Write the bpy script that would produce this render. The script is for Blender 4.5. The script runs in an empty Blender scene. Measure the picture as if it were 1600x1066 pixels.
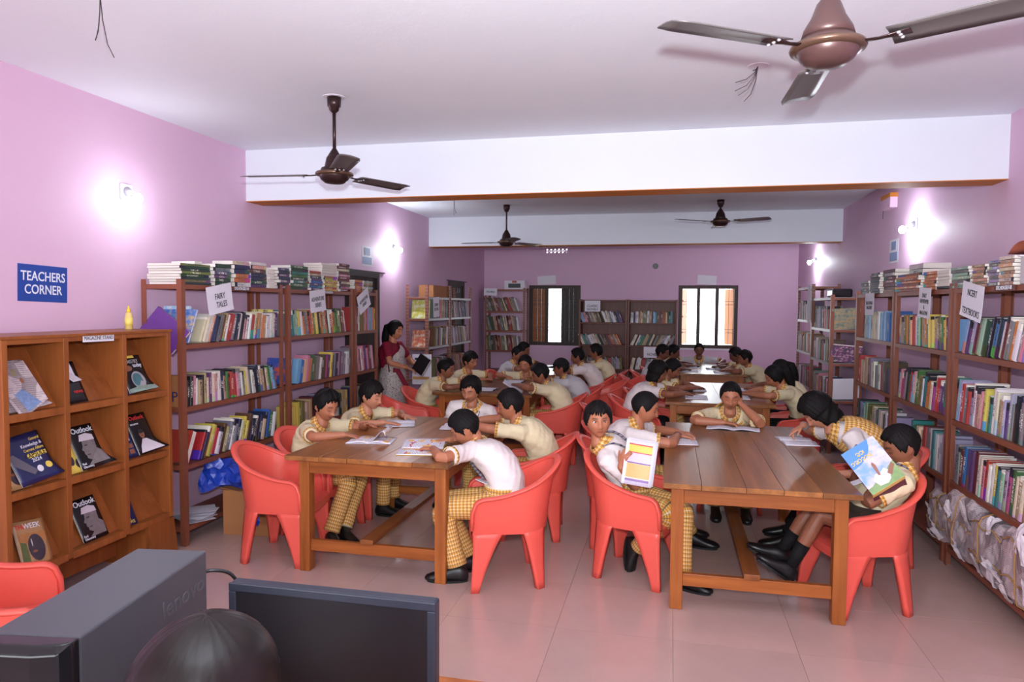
import bpy, math, random
import numpy as np
from mathutils import Vector, Matrix
random.seed(7); np.random.seed(7)
PI = math.pi
scene = bpy.context.scene
COL = scene.collection

# ------------------------------------------------------------------ camera
H_CAM, F_PX, YAW, PITCH, ROLL = 1.69, 1090.0, 0.2222, -0.0508, 0.0068
def cam_axes():
    cy, sy, cp, sp, cr, sr = math.cos(YAW), math.sin(YAW), math.cos(PITCH), math.sin(PITCH), math.cos(ROLL), math.sin(ROLL)
    f = Vector((-sy*cp, cy*cp, sp)); r = Vector((cy, sy, 0)); u = r.cross(f)
    return cr*r + sr*u, -sr*r + cr*u, f
r_, u_, f_ = cam_axes()
cam_d = bpy.data.cameras.new('camera'); cam = bpy.data.objects.new('camera', cam_d); COL.objects.link(cam)
M = Matrix.Identity(4)
for i in range(3):
    M[i][0], M[i][1], M[i][2] = r_[i], u_[i], -f_[i]
M[2][3] = H_CAM
cam.matrix_world = M
cam_d.sensor_width = 36; cam_d.lens = 36*F_PX/1600; cam_d.clip_start = 0.05
scene.camera = cam

# ------------------------------------------------------------------ world, flash, exposure
w = bpy.data.worlds.new('world'); scene.world = w; w.use_nodes = True
bg = w.node_tree.nodes['Background']; bg.inputs[0].default_value = (0.86, 0.93, 1.0, 1); bg.inputs[1].default_value = 7.4
def light(name, kind, loc, energy, color=(1, 1, 1), size=0.05, aim=None, **kw):
    d = bpy.data.lights.new(name, kind); d.energy = energy; d.color = color
    o = bpy.data.objects.new(name, d); COL.objects.link(o); o.location = loc
    if kind == 'AREA':
        d.shape = 'RECTANGLE'; d.size = size[0]; d.size_y = size[1]
    else:
        d.shadow_soft_size = size
    if aim is not None:
        o.rotation_euler = (Vector(aim) - Vector(loc)).to_track_quat('-Z', 'Y').to_euler()
    for k, v in kw.items(): setattr(d, k, v)
    return o
# the photographer's flash on top of the camera, tilted up into the room
light('flash', 'SPOT', (0.0, 0.0, 1.88), 640, (0.90, 0.95, 1.0), 0.03, aim=(-0.4, 4.0, 4.8), spot_size=math.radians(160), spot_blend=1.0)
# daylight enters by the back windows and by openings added behind the camera as fill (portals only guide the sampling of the sky)
def portal(x0, x1, y, z0, z1, aim_y):
    o = light('daylight_portal', 'AREA', ((x0+x1)/2, y, (z0+z1)/2), 1, (1, 1, 1), (x1-x0, z1-z0), aim=((x0+x1)/2, aim_y, (z0+z1)/2))
    o.data.cycles.is_portal = True
portal(-2.70, -1.70, 13.56, 0.92, 2.09, 0); portal(0.15, 1.21, 13.56, 0.92, 2.09, 0)
portal(-3.4, -0.95, -2.05, 0.5, 2.6, 5); portal(-0.42, 2.03, -2.05, 0.5, 2.6, 5)  # portals of the two openings added behind the camera
vs = scene.view_settings
vs.view_transform = 'Standard'; vs.look = 'None'; vs.gamma = 1.0; vs.use_curve_mapping = False; vs.exposure = 0.32
scene.cycles.max_bounces = 8; scene.cycles.diffuse_bounces = 5; scene.cycles.glossy_bounces = 3
scene.cycles.use_denoising = True; scene.cycles.sample_clamp_indirect = 4.0
scene.cycles.caustics_reflective = False; scene.cycles.caustics_refractive = False

# ------------------------------------------------------------------ materials
def srgb(r, g, b):
    f = lambda c: (c/255/12.92) if c/255 <= 0.04045 else ((c/255+0.055)/1.055)**2.4
    return (f(r), f(g), f(b), 1.0)
class NT:
    def __init__(s, name):
        s.m = bpy.data.materials.new(name); s.m.use_nodes = True; s.t = s.m.node_tree
        s.b = s.t.nodes['Principled BSDF']
    def n(s, kind, **kw):
        x = s.t.nodes.new(kind)
        for k, v in kw.items():
            if k in x.bl_rna.properties: setattr(x, k, v)
            else: x.inputs[k].default_value = v
        return x
    def l(s, a, b): s.t.links.new(a, b)
    def mix(s, fac, a, b, blend='MIX'):
        x = s.t.nodes.new('ShaderNodeMix'); x.data_type = 'RGBA'; x.blend_type = blend
        for sock, v in ((x.inputs[0], fac), (x.inputs[6], a), (x.inputs[7], b)):
            if isinstance(v, bpy.types.NodeSocket): s.l(v, sock)
            else: sock.default_value = v
        return x.outputs[2]
    def math(s, op, a, b=0.0, c=0.0):
        x = s.t.nodes.new('ShaderNodeMath'); x.operation = op
        for i, v in enumerate((a, b, c)):
            if isinstance(v, bpy.types.NodeSocket): s.l(v, x.inputs[i])
            else: x.inputs[i].default_value = v
        return x.outputs[0]
    def coord(s, which='Object', scale=(1, 1, 1), rot=(0, 0, 0)):
        c = s.n('ShaderNodeTexCoord'); m = s.n('ShaderNodeMapping'); s.l(c.outputs[which], m.inputs[0])
        m.inputs['Scale'].default_value = scale; m.inputs['Rotation'].default_value = rot
        return m.outputs[0]
    def noise(s, vec, scale, detail=3, rough=0.5):
        x = s.n('ShaderNodeTexNoise'); s.l(vec, x.inputs['Vector']) if vec is not None else None
        x.inputs['Scale'].default_value = scale; x.inputs['Detail'].default_value = detail; x.inputs['Roughness'].default_value = rough
        return x.outputs[0]
    def ramp(s, fac, stops):
        x = s.n('ShaderNodeValToRGB'); s.l(fac, x.inputs[0]); e = x.color_ramp.elements
        e[0].position, e[0].color = stops[0]; e[1].position, e[1].color = stops[-1]
        for p, c in stops[1:-1]:
            k = e.new(p); k.color = c
        return x.outputs[0]
    def base(s, v):
        if isinstance(v, bpy.types.NodeSocket): s.l(v, s.b.inputs['Base Color'])
        else: s.b.inputs['Base Color'].default_value = v
    def bump(s, h, strength=0.3, dist=0.01):
        x = s.n('ShaderNodeBump'); x.inputs['Strength'].default_value = strength; x.inputs['Distance'].default_value = dist
        s.l(h, x.inputs['Height']); s.l(x.outputs[0], s.b.inputs['Normal'])
    def rough(s, v): s.b.inputs['Roughness'].default_value = v
    def done(s): return s.m
def plain(name, c, rough=0.5, metal=0.0, var=0.0, scale=8, bump=0.0, bscale=60, bdist=0.003, spec=0.5):
    t = NT(name); t.rough(rough); t.b.inputs['Metallic'].default_value = metal; t.b.inputs['Specular IOR Level'].default_value = spec
    co = t.coord() if (var or bump) else None
    if var:
        n = t.noise(co, scale, 4)
        t.base(t.mix(n, tuple(max(0, x*(1-var)) for x in c[:3])+(1,), tuple(min(1, x*(1+var)) for x in c[:3])+(1,)))
    else: t.base(c)
    if bump: t.bump(t.noise(co, bscale, 3), bump, bdist)
    return t.done()
def wood(name, dark, light_, rough=0.4, axis=1, scale=1.0, per_object=0.25, bump=0.05):
    t = NT(name); sc = [14*scale]*3; sc[axis] = 0.9*scale
    oi = t.n('ShaderNodeObjectInfo')
    c = t.n('ShaderNodeTexCoord'); ad = t.n('ShaderNodeVectorMath', operation='ADD'); t.l(c.outputs['Object'], ad.inputs[0])
    rv = t.n('ShaderNodeCombineXYZ'); k = t.math('MULTIPLY', oi.outputs['Random'], 37.0)
    for i in range(3): t.l(k, rv.inputs[i])
    t.l(rv.outputs[0], ad.inputs[1])
    mp = t.n('ShaderNodeMapping'); t.l(ad.outputs[0], mp.inputs[0]); mp.inputs['Scale'].default_value = sc
    n1 = t.noise(mp.outputs[0], 1.6, 5, 0.62)
    col = t.ramp(n1, [(0.3, dark), (0.55, tuple((a+b)/2 for a, b in zip(dark, light_))), (0.75, light_)])
    v = t.math('MULTIPLY_ADD', oi.outputs['Random'], per_object*2, 1-per_object)
    hsv = t.n('ShaderNodeHueSaturation'); t.l(col, hsv.inputs['Color']); t.l(v, hsv.inputs['Value'])
    t.base(hsv.outputs[0]); t.rough(rough); t.bump(n1, bump, 0.002); t.b.inputs['Specular IOR Level'].default_value = .3
    return t.done()
def wall_paint(name, c, c2, rough=0.62):
    t = NT(name); co = t.coord()
    n = t.noise(co, 1.3, 5, 0.6); n2 = t.noise(co, 70, 3, 0.6)
    t.base(t.mix(n, c, c2)); t.rough(rough); t.b.inputs['Specular IOR Level'].default_value = 0.3
    t.bump(t.math('ADD', n2, t.math('MULTIPLY', t.noise(co, 9, 3), 2.0)), 0.25, 0.003)
    return t.done()
M_WALL = wall_paint('pink_wall_paint', srgb(220, 184, 210), srgb(211, 174, 201))
M_CEIL = wall_paint('white_ceiling_paint', srgb(236, 240, 246), srgb(226, 231, 240))
M_BEAM = wall_paint('white_beam_paint', srgb(222, 226, 236), srgb(216, 220, 230))
M_OCHRE = wall_paint('ochre_beam_paint', srgb(205, 128, 52), srgb(196, 118, 46))
M_OUT = plain('outside_ground', srgb(190, 178, 150), 0.9, var=0.2)
M_LEAF = plain('outside_leaves', srgb(150, 175, 110), 0.8, var=0.3)
M_GROUT = plain('floor_grout', srgb(140, 112, 108), 0.8)
def tile_mat():
    t = NT('polished_floor_tile'); oi = t.n('ShaderNodeObjectInfo'); co = t.coord('Object')
    n = t.noise(co, 5, 5, 0.6)
    c = t.mix(n, srgb(184, 154, 147), srgb(196, 166, 158))
    h = t.n('ShaderNodeHueSaturation'); t.l(c, h.inputs['Color']); t.l(t.math('MULTIPLY_ADD', oi.outputs['Random'], 0.06, 0.97), h.inputs['Value'])
    t.base(h.outputs[0]); t.rough(0.16); t.b.inputs['Specular IOR Level'].default_value = 0.45
    return t.done()
M_TILE = tile_mat()
M_DKWOOD = wood('dark_brown_window_wood', srgb(40, 26, 22), srgb(70, 46, 36), 0.45, 2)
M_DOOR = wood('dark_brown_door_wood', srgb(44, 34, 34), srgb(62, 48, 46), 0.5, 2)
M_SHUTTER = wood('orange_shutter_wood', srgb(170, 100, 50), srgb(205, 135, 80), 0.5, 2)
M_CASE = wood('bookcase_brown_laminate', srgb(92, 48, 38), srgb(124, 66, 50), 0.42, 2, per_object=0.06)
M_STAND = wood('magazine_stand_veneer', srgb(128, 70, 34), srgb(158, 92, 46), 0.38, 2, 0.8, per_object=0.07)
M_TOP = wood('table_plank_wood', srgb(110, 66, 34), srgb(168, 108, 58), 0.30, 1, 0.7, 0.26, 0.01)
M_LEG = wood('table_leg_wood', srgb(128, 66, 26), srgb(176, 104, 50), 0.35, 2, 1.0, 0.10)
M_RAIL = wood('table_rail_wood', srgb(128, 66, 26), srgb(170, 98, 46), 0.38, 0, 1.0, 0.10)
M_RAILY = wood('table_stretcher_wood', srgb(110, 60, 30), srgb(150, 90, 48), 0.38, 1, 1.0, 0.10)
M_STEEL = plain('rack_brown_paint', srgb(130, 72, 52), 0.42, 0.05, var=0.1, scale=6)
M_CHAIR = plain('coral_red_plastic', srgb(224, 90, 77), 0.36, spec=0.4)
M_GREY = plain('light_grey_paint', srgb(170, 165, 168), 0.4, 0.2)
M_WHITE = plain('white_paper', srgb(226, 222, 232), 0.7, var=0.04)
M_PAGES = plain('page_edges', srgb(222, 214, 206), 0.8, var=0.08, scale=60)
M_INK = plain('black_ink', (0.01, 0.01, 0.012, 1), 0.6)
M_BLUEPAPER = plain('blue_sign_paper', srgb(30, 66, 150), 0.45)
M_WHITEINK = plain('white_print', srgb(225, 228, 240), 0.5)
M_BLACK = plain('black_plastic', srgb(26, 25, 28), 0.35)
M_CARD = plain('brown_cardboard', srgb(158, 104, 62), 0.8, var=0.12)
M_STRING = plain('jute_string', srgb(168, 126, 78), 0.9)
M_WIRE = plain('dark_wire', srgb(50, 42, 44), 0.5)
def slotted():
    t = NT('slotted_angle_steel'); co = t.n('ShaderNodeTexCoord'); sp = t.n('ShaderNodeSeparateXYZ'); t.l(co.outputs['Object'], sp.inputs[0])
    z = t.math('FRACT', t.math('MULTIPLY', sp.outputs[2], 22.0))
    hole = t.math('LESS_THAN', t.math('ABSOLUTE', t.math('SUBTRACT', z, 0.5)), 0.16)
    n = t.noise(co.outputs['Object'], 12)
    t.base(t.mix(hole, t.mix(n, srgb(118, 68, 56), srgb(134, 80, 66)), srgb(150, 104, 92))); t.rough(0.45)
    return t.done()
M_SLOT = slotted()

# ------------------------------------------------------------------ mesh helpers
class MB:
    def __init__(s): s.v, s.f, s.m, s.uv = [], [], [], []
    def add(s, verts, faces, mi=0, uvs=None):
        o = len(s.v); s.v.extend(tuple(map(float, p)) for p in verts)
        for k, f in enumerate(faces):
            s.f.append(tuple(i+o for i in f)); s.m.append(mi)
            s.uv.append([uvs[i] for i in f] if uvs is not None else None)
        return s
    def box(s, c, d, mi=0, R=None):
        x, y, z = (k/2 for k in d)
        P = [Vector(p) for p in ((-x,-y,-z),(x,-y,-z),(x,y,-z),(-x,y,-z),(-x,-y,z),(x,-y,z),(x,y,z),(-x,y,z))]
        if R is not None: P = [R @ p for p in P]
        return s.add([p+Vector(c) for p in P], [(0,3,2,1),(4,5,6,7),(0,1,5,4),(1,2,6,5),(2,3,7,6),(3,0,4,7)], mi)
    def b2(s, lo, hi, mi=0):
        return s.box([(a+b)/2 for a, b in zip(lo, hi)], [abs(b-a) for a, b in zip(lo, hi)], mi)
    def loft(s, rings, mi=0, cap0=True, cap1=True, uvs=None):
        n = len(rings[0]); V = [p for r in rings for p in r]; F = []
        for i in range(len(rings)-1):
            for j in range(n):
                k = (j+1) % n
                F.append((i*n+j, i*n+k, (i+1)*n+k, (i+1)*n+j))
        if uvs is None:
            if cap0: F.append(tuple(range(n))[::-1])
            if cap1: F.append(tuple((len(rings)-1)*n+j for j in range(n)))
            return s.add(V, F, mi)
        o = len(s.v); s.v.extend(tuple(map(float, p)) for p in V)
        for q, f in enumerate(F):
            i, j = divmod(q, n)
            u0, u1 = uvs[0][j], uvs[0][j+1]; w0, w1 = uvs[1][i], uvs[1][i+1]
            s.f.append(tuple(a+o for a in f)); s.m.append(mi); s.uv.append([(u0, w0), (u1, w0), (u1, w1), (u0, w1)])
        for c, fl in ((cap0, tuple(range(n))[::-1]), (cap1, tuple((len(rings)-1)*n+j for j in range(n)))):
            if c:
                s.f.append(tuple(a+o for a in fl)); s.m.append(mi); s.uv.append([(0, 0)]*n)
        return s
    def grid(s, P, mi=0, uv=True):
        nu, nv = len(P), len(P[0]); V = [p for r in P for p in r]
        F = [(i*nv+j, (i+1)*nv+j, (i+1)*nv+j+1, i*nv+j+1) for i in range(nu-1) for j in range(nv-1)]
        U = [(i/(nu-1), j/(nv-1)) for i in range(nu) for j in range(nv)]
        return s.add(V, F, mi, U)
    def tube(s, path, rad, n=8, mi=0, up=(0, 0, 1), cap=True, uv=False):
        path = [Vector(p) for p in path]; rings = []
        T = [(path[min(i+1, len(path)-1)]-path[max(i-1, 0)]).normalized() for i in range(len(path))]
        a = Vector(up); a = a - a.dot(T[0])*T[0]
        if a.length < 1e-4: a = Vector((1, 0, 0)) - T[0][0]*T[0]
        a.normalize(); L = [0.0]
        for i, p in enumerate(path):
            if i:
                a = a - a.dot(T[i])*T[i]; a.normalize(); L.append(L[-1]+(path[i]-path[i-1]).length)
            b = T[i].cross(a)
            r = rad[i] if isinstance(rad, (list, tuple)) else rad
            ra, rb = r if isinstance(r, (list, tuple)) else (r, r)
            rings.append([p + a*(ra*math.cos(2*PI*j/n)) + b*(rb*math.sin(2*PI*j/n)) for j in range(n)])
        if uv:
            r0 = rad[0] if isinstance(rad, (list, tuple)) else rad; r0 = r0 if not isinstance(r0, (list, tuple)) else sum(r0)/2
            return s.loft(rings, mi, cap, cap, ([2*PI*r0*j/n for j in range(n+1)], L))
        return s.loft(rings, mi, cap, cap)
    def lathe(s, prof, n=24, c=(0, 0, 0), mi=0):
        return s.loft([[(c[0]+r*math.cos(2*PI*j/n), c[1]+r*math.sin(2*PI*j/n), c[2]+z) for j in range(n)] for r, z in prof], mi)
    def ball(s, c, r, nu=12, nv=8, mi=0, R=None):
        r = r if isinstance(r, (tuple, list)) else (r, r, r); rings = []
        for i in range(nv+1):
            th = PI*(0.02+0.96*i/nv)
            q = [Vector((r[0]*math.sin(th)*math.cos(2*PI*j/nu), r[1]*math.sin(th)*math.sin(2*PI*j/nu), -r[2]*math.cos(th))) for j in range(nu)]
            if R is not None: q = [R @ p for p in q]
            rings.append([p+Vector(c) for p in q])
        return s.loft(rings, mi)
    def mesh(s, name, mats, smooth=False):
        me = bpy.data.meshes.new(name); me.from_pydata(s.v, [], s.f)
        for m in (mats if isinstance(mats, (list, tuple)) else [mats]): me.materials.append(m)
        me.polygons.foreach_set('material_index', s.m)
        if any(u is not None for u in s.uv):
            ul = me.uv_layers.new(name='UVMap'); flat = []
            for f, u in zip(s.f, s.uv): flat.extend(u if u is not None else [(0, 0)]*len(f))
            ul.data.foreach_set('uv', [x for p in flat for x in p])
        if smooth: me.polygons.foreach_set('use_smooth', [True]*len(me.polygons))
        me.update(); return me
    def build(s, name, mats, parent=None, smooth=False, bev=0.0, loc=None, label=None):
        o = bpy.data.objects.new(name, s.mesh(name, mats, smooth)); COL.objects.link(o)
        if parent is not None: o.parent = parent
        if loc is not None: o.location = loc
        if bev:
            b = o.modifiers.new('bevel', 'BEVEL'); b.width = bev; b.segments = 2; b.limit_method = 'ANGLE'
        if label: o['label'] = label
        return o
def tag(o, label, cat, group=None):
    o['label'] = label; o['category'] = cat
    if group: o['group'] = group
    return o
def thing(name, label, cat, loc=(0, 0, 0), rz=0.0, group=None):
    o = bpy.data.objects.new(name, None); COL.objects.link(o); o.location = loc; o.rotation_euler = (0, 0, rz); o.empty_display_size = 0.05
    return tag(o, label, cat, group)
def struct(o): o['kind'] = 'structure'; return o
def copy_tree(o, parent=None):
    c = o.copy(); COL.objects.link(c)
    if parent is not None: c.parent = parent
    for ch in [x for x in o.children]: copy_tree(ch, c)
    return c
def text(s, size, loc, R, mat, parent=None, name='lettering', align='CENTER', ext=0.0004, bold=0.0, sx=1.0, spacing=1.0):
    d = bpy.data.curves.new(name, 'FONT'); d.body = s; d.size = size; d.align_x = align; d.align_y = 'CENTER'; d.extrude = ext; d.offset = bold
    d.space_line = spacing; d.materials.append(mat); d.resolution_u = 3
    o = bpy.data.objects.new(name, d); COL.objects.link(o)
    o.matrix_world = Matrix.Translation(Vector(loc)) @ R.to_4x4() @ Matrix.Diagonal((sx, 1, 1, 1))
    if parent is not None: o.parent = parent
    return o
def frame(x, y):      # rotation whose local x and y axes are the given directions
    x = Vector(x).normalized(); y = Vector(y); y = (y - y.dot(x)*x).normalized(); z = x.cross(y)
    return Matrix(((x[0], y[0], z[0]), (x[1], y[1], z[1]), (x[2], y[2], z[2])))
ORD = ['first','second','third','fourth','fifth','sixth','seventh','eighth','ninth','tenth','eleventh','twelfth','thirteenth','fourteenth','fifteenth','sixteenth','seventeenth','eighteenth','nineteenth']
def ordn(i):          # 1-based ordinal word
    if i <= 19: return ORD[i-1]
    t, u = divmod(i, 10); T = {2: 'twent', 3: 'thirt', 4: 'fort', 5: 'fift'}[t]
    return T+'ieth' if u == 0 else T+'y-'+ORD[u-1]
# ------------------------------------------------------------------ room shell
XL, XR, YF, YB, ZC = -3.62, 2.25, -2.0, 13.48, 3.02
def wall_grid(name, u, z, holes, place, mat, depth):
    """a wall as one connected sheet with thickness: u, z are the split lines, holes the (i, j) cells left open"""
    mb = MB(); nu, nz = len(u), len(z); V = []
    for d in (0, depth):
        for a in u:
            for b in z: V.append(place(a, b, d))
    idx = lambda i, j, k: k*nu*nz + i*nz + j
    F = []
    solid = lambda i, j: 0 <= i < nu-1 and 0 <= j < nz-1 and (i, j) not in holes
    for i in range(nu-1):
        for j in range(nz-1):
            if not solid(i, j): continue
            F.append((idx(i,j,0), idx(i+1,j,0), idx(i+1,j+1,0), idx(i,j+1,0)))
            F.append((idx(i,j,1), idx(i,j+1,1), idx(i+1,j+1,1), idx(i+1,j,1)))
            for (di, dj, p, q) in ((-1,0,(i,j),(i,j+1)), (1,0,(i+1,j+1),(i+1,j)), (0,-1,(i+1,j),(i,j)), (0,1,(i,j+1),(i+1,j+1))):
                if not solid(i+di, j+dj): F.append((idx(*p,0), idx(*p,1), idx(*q,1), idx(*q,0)))
    mb.add(V, F); return struct(mb.build(name, mat))
W1, W2, VENT = (-2.71, -1.69, 0.915, 2.09), (0.15, 1.22, 0.915, 2.09), (-2.40, -1.94, 2.71, 2.81)
wall_back = wall_grid('wall_back', [XL-.2, -2.71, -2.40, -1.94, -1.69, .15, 1.22, XR+.2], [-.05, .915, 2.09, 2.71, 2.81, ZC+.1],
          {(1,1),(2,1),(3,1),(5,1),(2,3)}, lambda a, b, d: (a, YB+d, b), M_WALL, .23)
wall_front = wall_grid('wall_front', [XL-.2, -3.4, -.95, -.42, 2.03, XR+.2], [-.05, .5, 2.6, ZC+.1], {(1,1),(3,1)}, lambda a, b, d: (-a-1.37, YF-d, b), M_WALL, .2)  # unseen wall; its two wide openings are added to raise the ambient light
wall_left = struct(MB().b2((XL-.2, YF-.2, -.05), (XL, YB+.2, ZC+.1)).build('wall_left', M_WALL))
wall_right = struct(MB().b2((XR, YF-.2, -.05), (XR+.2, YB+.2, ZC+.1)).build('wall_right', M_WALL))
ceiling = struct(MB().b2((XL-.2, YF-.2, ZC), (XR+.2, YB+.2, ZC+.15)).build('ceiling', M_CEIL))
for y0 in (5.47, 10.2):                      # cross beams: white sides, ochre soffit
    b = MB(); b.b2((XL, y0, 2.583), (XR, y0+.25, ZC)); b.b2((XL, y0-.002, 2.578), (XR, y0+.252, 2.583), 1)
    struct(b.build('beam', [M_BEAM, M_OCHRE]))
floor = struct(MB().b2((XL-.2, YF-.2, -.12), (XR+.2, YB+.2, -.008)).build('floor', M_GROUT))
tile_me = MB().b2((-.2992, -.2992, -.008), (.2992, .2992, 0)).mesh('tile', M_TILE)
tx, ty = 0.044, 3.552
for i in range(-7, 5):
    for j in range(-4, 18):
        x0, x1 = max(tx+.6*i, XL), min(tx+.6*(i+1), XR); y0, y1 = max(ty+.6*j, YF), min(ty+.6*(j+1), YB)
        if x1-x0 < .02 or y1-y0 < .02 or y0 < 0.2: continue
        o = bpy.data.objects.new('tile', tile_me); COL.objects.link(o); o.parent = floor
        o.location = ((x0+x1)/2, (y0+y1)/2, 0); o.scale = ((x1-x0)/.6, (y1-y0)/.6, 1)
struct(MB().b2((-14, YF-12, -.5), (12, YB+14, -.3)).build('ground_outside', M_OUT))
# ---- windows in the back wall
def window(name, W, shut):
    x0, x1, z0, z1 = W; y = YB+.03
    fr = MB(); t = .065
    fr.b2((x0, y, z0), (x0+t, y+.1, z1)); fr.b2((x1-t, y, z0), (x1, y+.1, z1)); fr.b2((x0+t, y, z0), (x1-t, y+.1, z0+t)); fr.b2((x0+t, y, z1-t), (x1-t, y+.1, z1))
    wdw = struct(fr.build(name, M_DKWOOD)); pw = (x1-x0-2*t-2*.062)/3
    for k in (1, 2):
        xm = x0+t+k*pw+(k-1)*.062
        MB().b2((xm, y+.002, z0+t), (xm+.062, y+.098, z1-t)).build('mullion', M_DKWOOD, wdw)
    for k in range(3):
        xa = x0+t+k*(pw+.062); xb = xa+pw
        for q in range(2):
            xq = xa+pw*(q+1)/3
            MB().tube([(xq, y+.05, z0+t), (xq, y+.05, z1-t)], .0042, 6).build('window_bar', M_BLACK, wdw)
        for zz in (.22, .275, .72, .775):
            zq = z0+t+(z1-z0-2*t)*zz
            MB().tube([(xa, y+.05, zq), (xb, y+.05, zq)], .0038, 6).build('cross_bar', M_BLACK, wdw)
        m = MB(); yy = y+.075
        if shut[k] == 'closed':
            for q in range(3):
                m.b2((xa+pw*q/3+.0015, yy, z0+t), (xa+pw*(q+1)/3-.0015, yy+.022, z1-t))
            m.build('shutter', M_DKWOOD if k else M_RAIL, wdw)  # left leaf in lighter wood: daylight leaking round it put into its colour
        elif shut[k]:        # leaf hinged open, outside the bars
            a, hx = shut[k]; wv = Vector((math.cos(a), math.sin(a), 0)); L = pw
            px = xa if hx == 'l' else xb
            R = Matrix.Rotation(a, 3, 'Z'); c = Vector((px, y+.11, (z0+z1)/2)) + wv*L/2
            m.box(c, (L, .022, z1-z0-2*t), 0, R)
            for dz in (-.3, .0, .3): m.box(c+Vector((0, 0, dz))+R @ Vector((0, -.016, 0)), (L*.8, .012, .03), 0, R)
            m.build('shutter', M_SHUTTER, wdw)
    return wdw
window('window_1', W1, ('closed', None, 'closed'))
window('window_2', W2, ((1.22, 'l'), None, (2.08, 'r')))
for wi, W in ((1, W1), (2, W2)):
    struct(MB().b2((W[0]-.02, YB-.02, W[2]-.03), (W[1]+.02, YB+.03, W[2])).build('sill_%d' % wi, M_WHITE)) if wi == 2 else None
# perforated ventilator block, black disc painted as the dark inside of a pipe hole
m = MB(); nx, nz = 6, 2; cw, chh = (VENT[1]-VENT[0])/nx, (VENT[3]-VENT[2])/nz
for i in range(nx):
    for j in range(nz):
        cx, cz = VENT[0]+cw*(i+.5), VENT[2]+chh*(j+.5); n = 16; r = .017 if not (j == 0 and i == 5) else .008
        sq, ci = [], []
        for k in range(n):
            a = 2*PI*k/n; ca, sa = math.cos(a), math.sin(a); q = max(abs(ca)/(cw/2), abs(sa)/(chh/2))
            sq.append((cx+ca/q, cz+sa/q)); ci.append((cx+r*ca, cz+r*sa))
        V = [(x, YB+.02, z) for x, z in sq+ci]+[(x, YB+.1, z) for x, z in sq+ci]
        F = []
        for k in range(n):
            l = (k+1) % n
            F += [(k, l, n+l, n+k), (n+k, n+l, 3*n+l, 3*n+k), (2*n+k, 3*n+k, 3*n+l, 2*n+l)]
        m.add(V, F)
vb = struct(m.build('trim_1', M_WALL)); vb['kind'] = 'structure'
struct(MB().loft([[(-.28+.055*math.cos(2*PI*k/20), YB-.012+d, 2.45+.055*math.sin(2*PI*k/20)) for k in range(20)] for d in (.012, 0)]).build('trim_2', M_BLACK))
# ---- dark doors on the left wall
for n, (y0, y1, zt) in ((1, (7.35, 8.22, 2.09)), (2, (11.15, 11.95, 2.1))):
    m = MB(); x = XL
    m.b2((x, y0, 0), (x+.05, y0+.07, zt)); m.b2((x, y1-.07, 0), (x+.05, y1, zt)); m.b2((x, y0+.07, zt-.07), (x+.05, y1-.07, zt))
    d = struct(m.build('door_%d' % n, M_DOOR))
    l = MB(); l.b2((x+.002, y0+.07, .01), (x+.025, y1-.07, zt-.07)); l.build('door_leaf', M_DOOR, d)
    for (za, zb) in ((.2, .85), (1.05, 1.9)): MB().b2((x+.025, y0+.17, za), (x+.033, y1-.17, zb)).build('panel', M_DOOR, d)
    for dy in (-.06, .06): MB().tube([(x+.034, (y0+y1)/2+dy, 1.9), (x+.06, (y0+y1)/2+dy, 1.92), (x+.06, (y0+y1)/2+dy, 1.98)], .005, 6).build('bolt', M_GREY, d)
    struct(MB().b2((x, y0-.08, zt), (x+.02, y1+.25, zt+.012)).build('trim_%d' % (n+2), M_DOOR))

# ------------------------------------------------------------------ wall bulbs
def emit(name, c, s):
    t = NT(name); t.b.inputs['Emission Color'].default_value = c; t.b.inputs['Emission Strength'].default_value = s; t.base((.8, .8, .8, 1)); return t.done()
M_BULB = emit('lit_bulb', (.86, .93, 1, 1), 60)
M_HOLD = plain('white_bulb_holder', srgb(215, 215, 225), .4)
def wall_bulb(x, y, z, side, label):
    t = thing('wall_bulb', label, 'lamp', (x, y, z), 0, 'lit bulbs on the walls'); s = side
    b = MB().b2((0, -.05, -.055), (s*.015, .05, .055)).build('back_plate', M_HOLD, t, bev=.004)
    m = MB(); m.tube([(s*.012, 0, .005), (s*.05, -.01, -.012), (s*.085, -.02, -.03)], [.032, .026, .022], 14); m.build('holder', M_HOLD, t, True)
    m = MB(); m.tube([(s*.083, -.02, -.029), (s*.1, -.024, -.037)], [.02, .021], 12); m.build('cap', M_GREY, t, True)
    g = MB().ball((s*.128, -.032, -.052), (.03, .03, .036), 14, 10).build('bulb_glass', M_BULB, t, True)
    lo = light('bulb_light', 'POINT', (x+s*.128, y-.032, z-.052), 14.0 if y > 5 else 3.0, (.86, .93, 1.0), .034); g.visible_shadow = False
    return t
wall_bulb(XL, 4.08, 2.44, 1, 'lit bulb on the pink wall over the magazine stand')
wall_bulb(XL, 8.75, 2.46, 1, 'lit bulb on the pink wall above the standing woman')
wall_bulb(XR, 7.3, 2.48, -1, 'lit bulb on the pink wall above the stacked orange books')
wall_bulb(XR, 11.8, 2.45, -1, 'lit bulb in the far corner above the tall metal rack')

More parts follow.
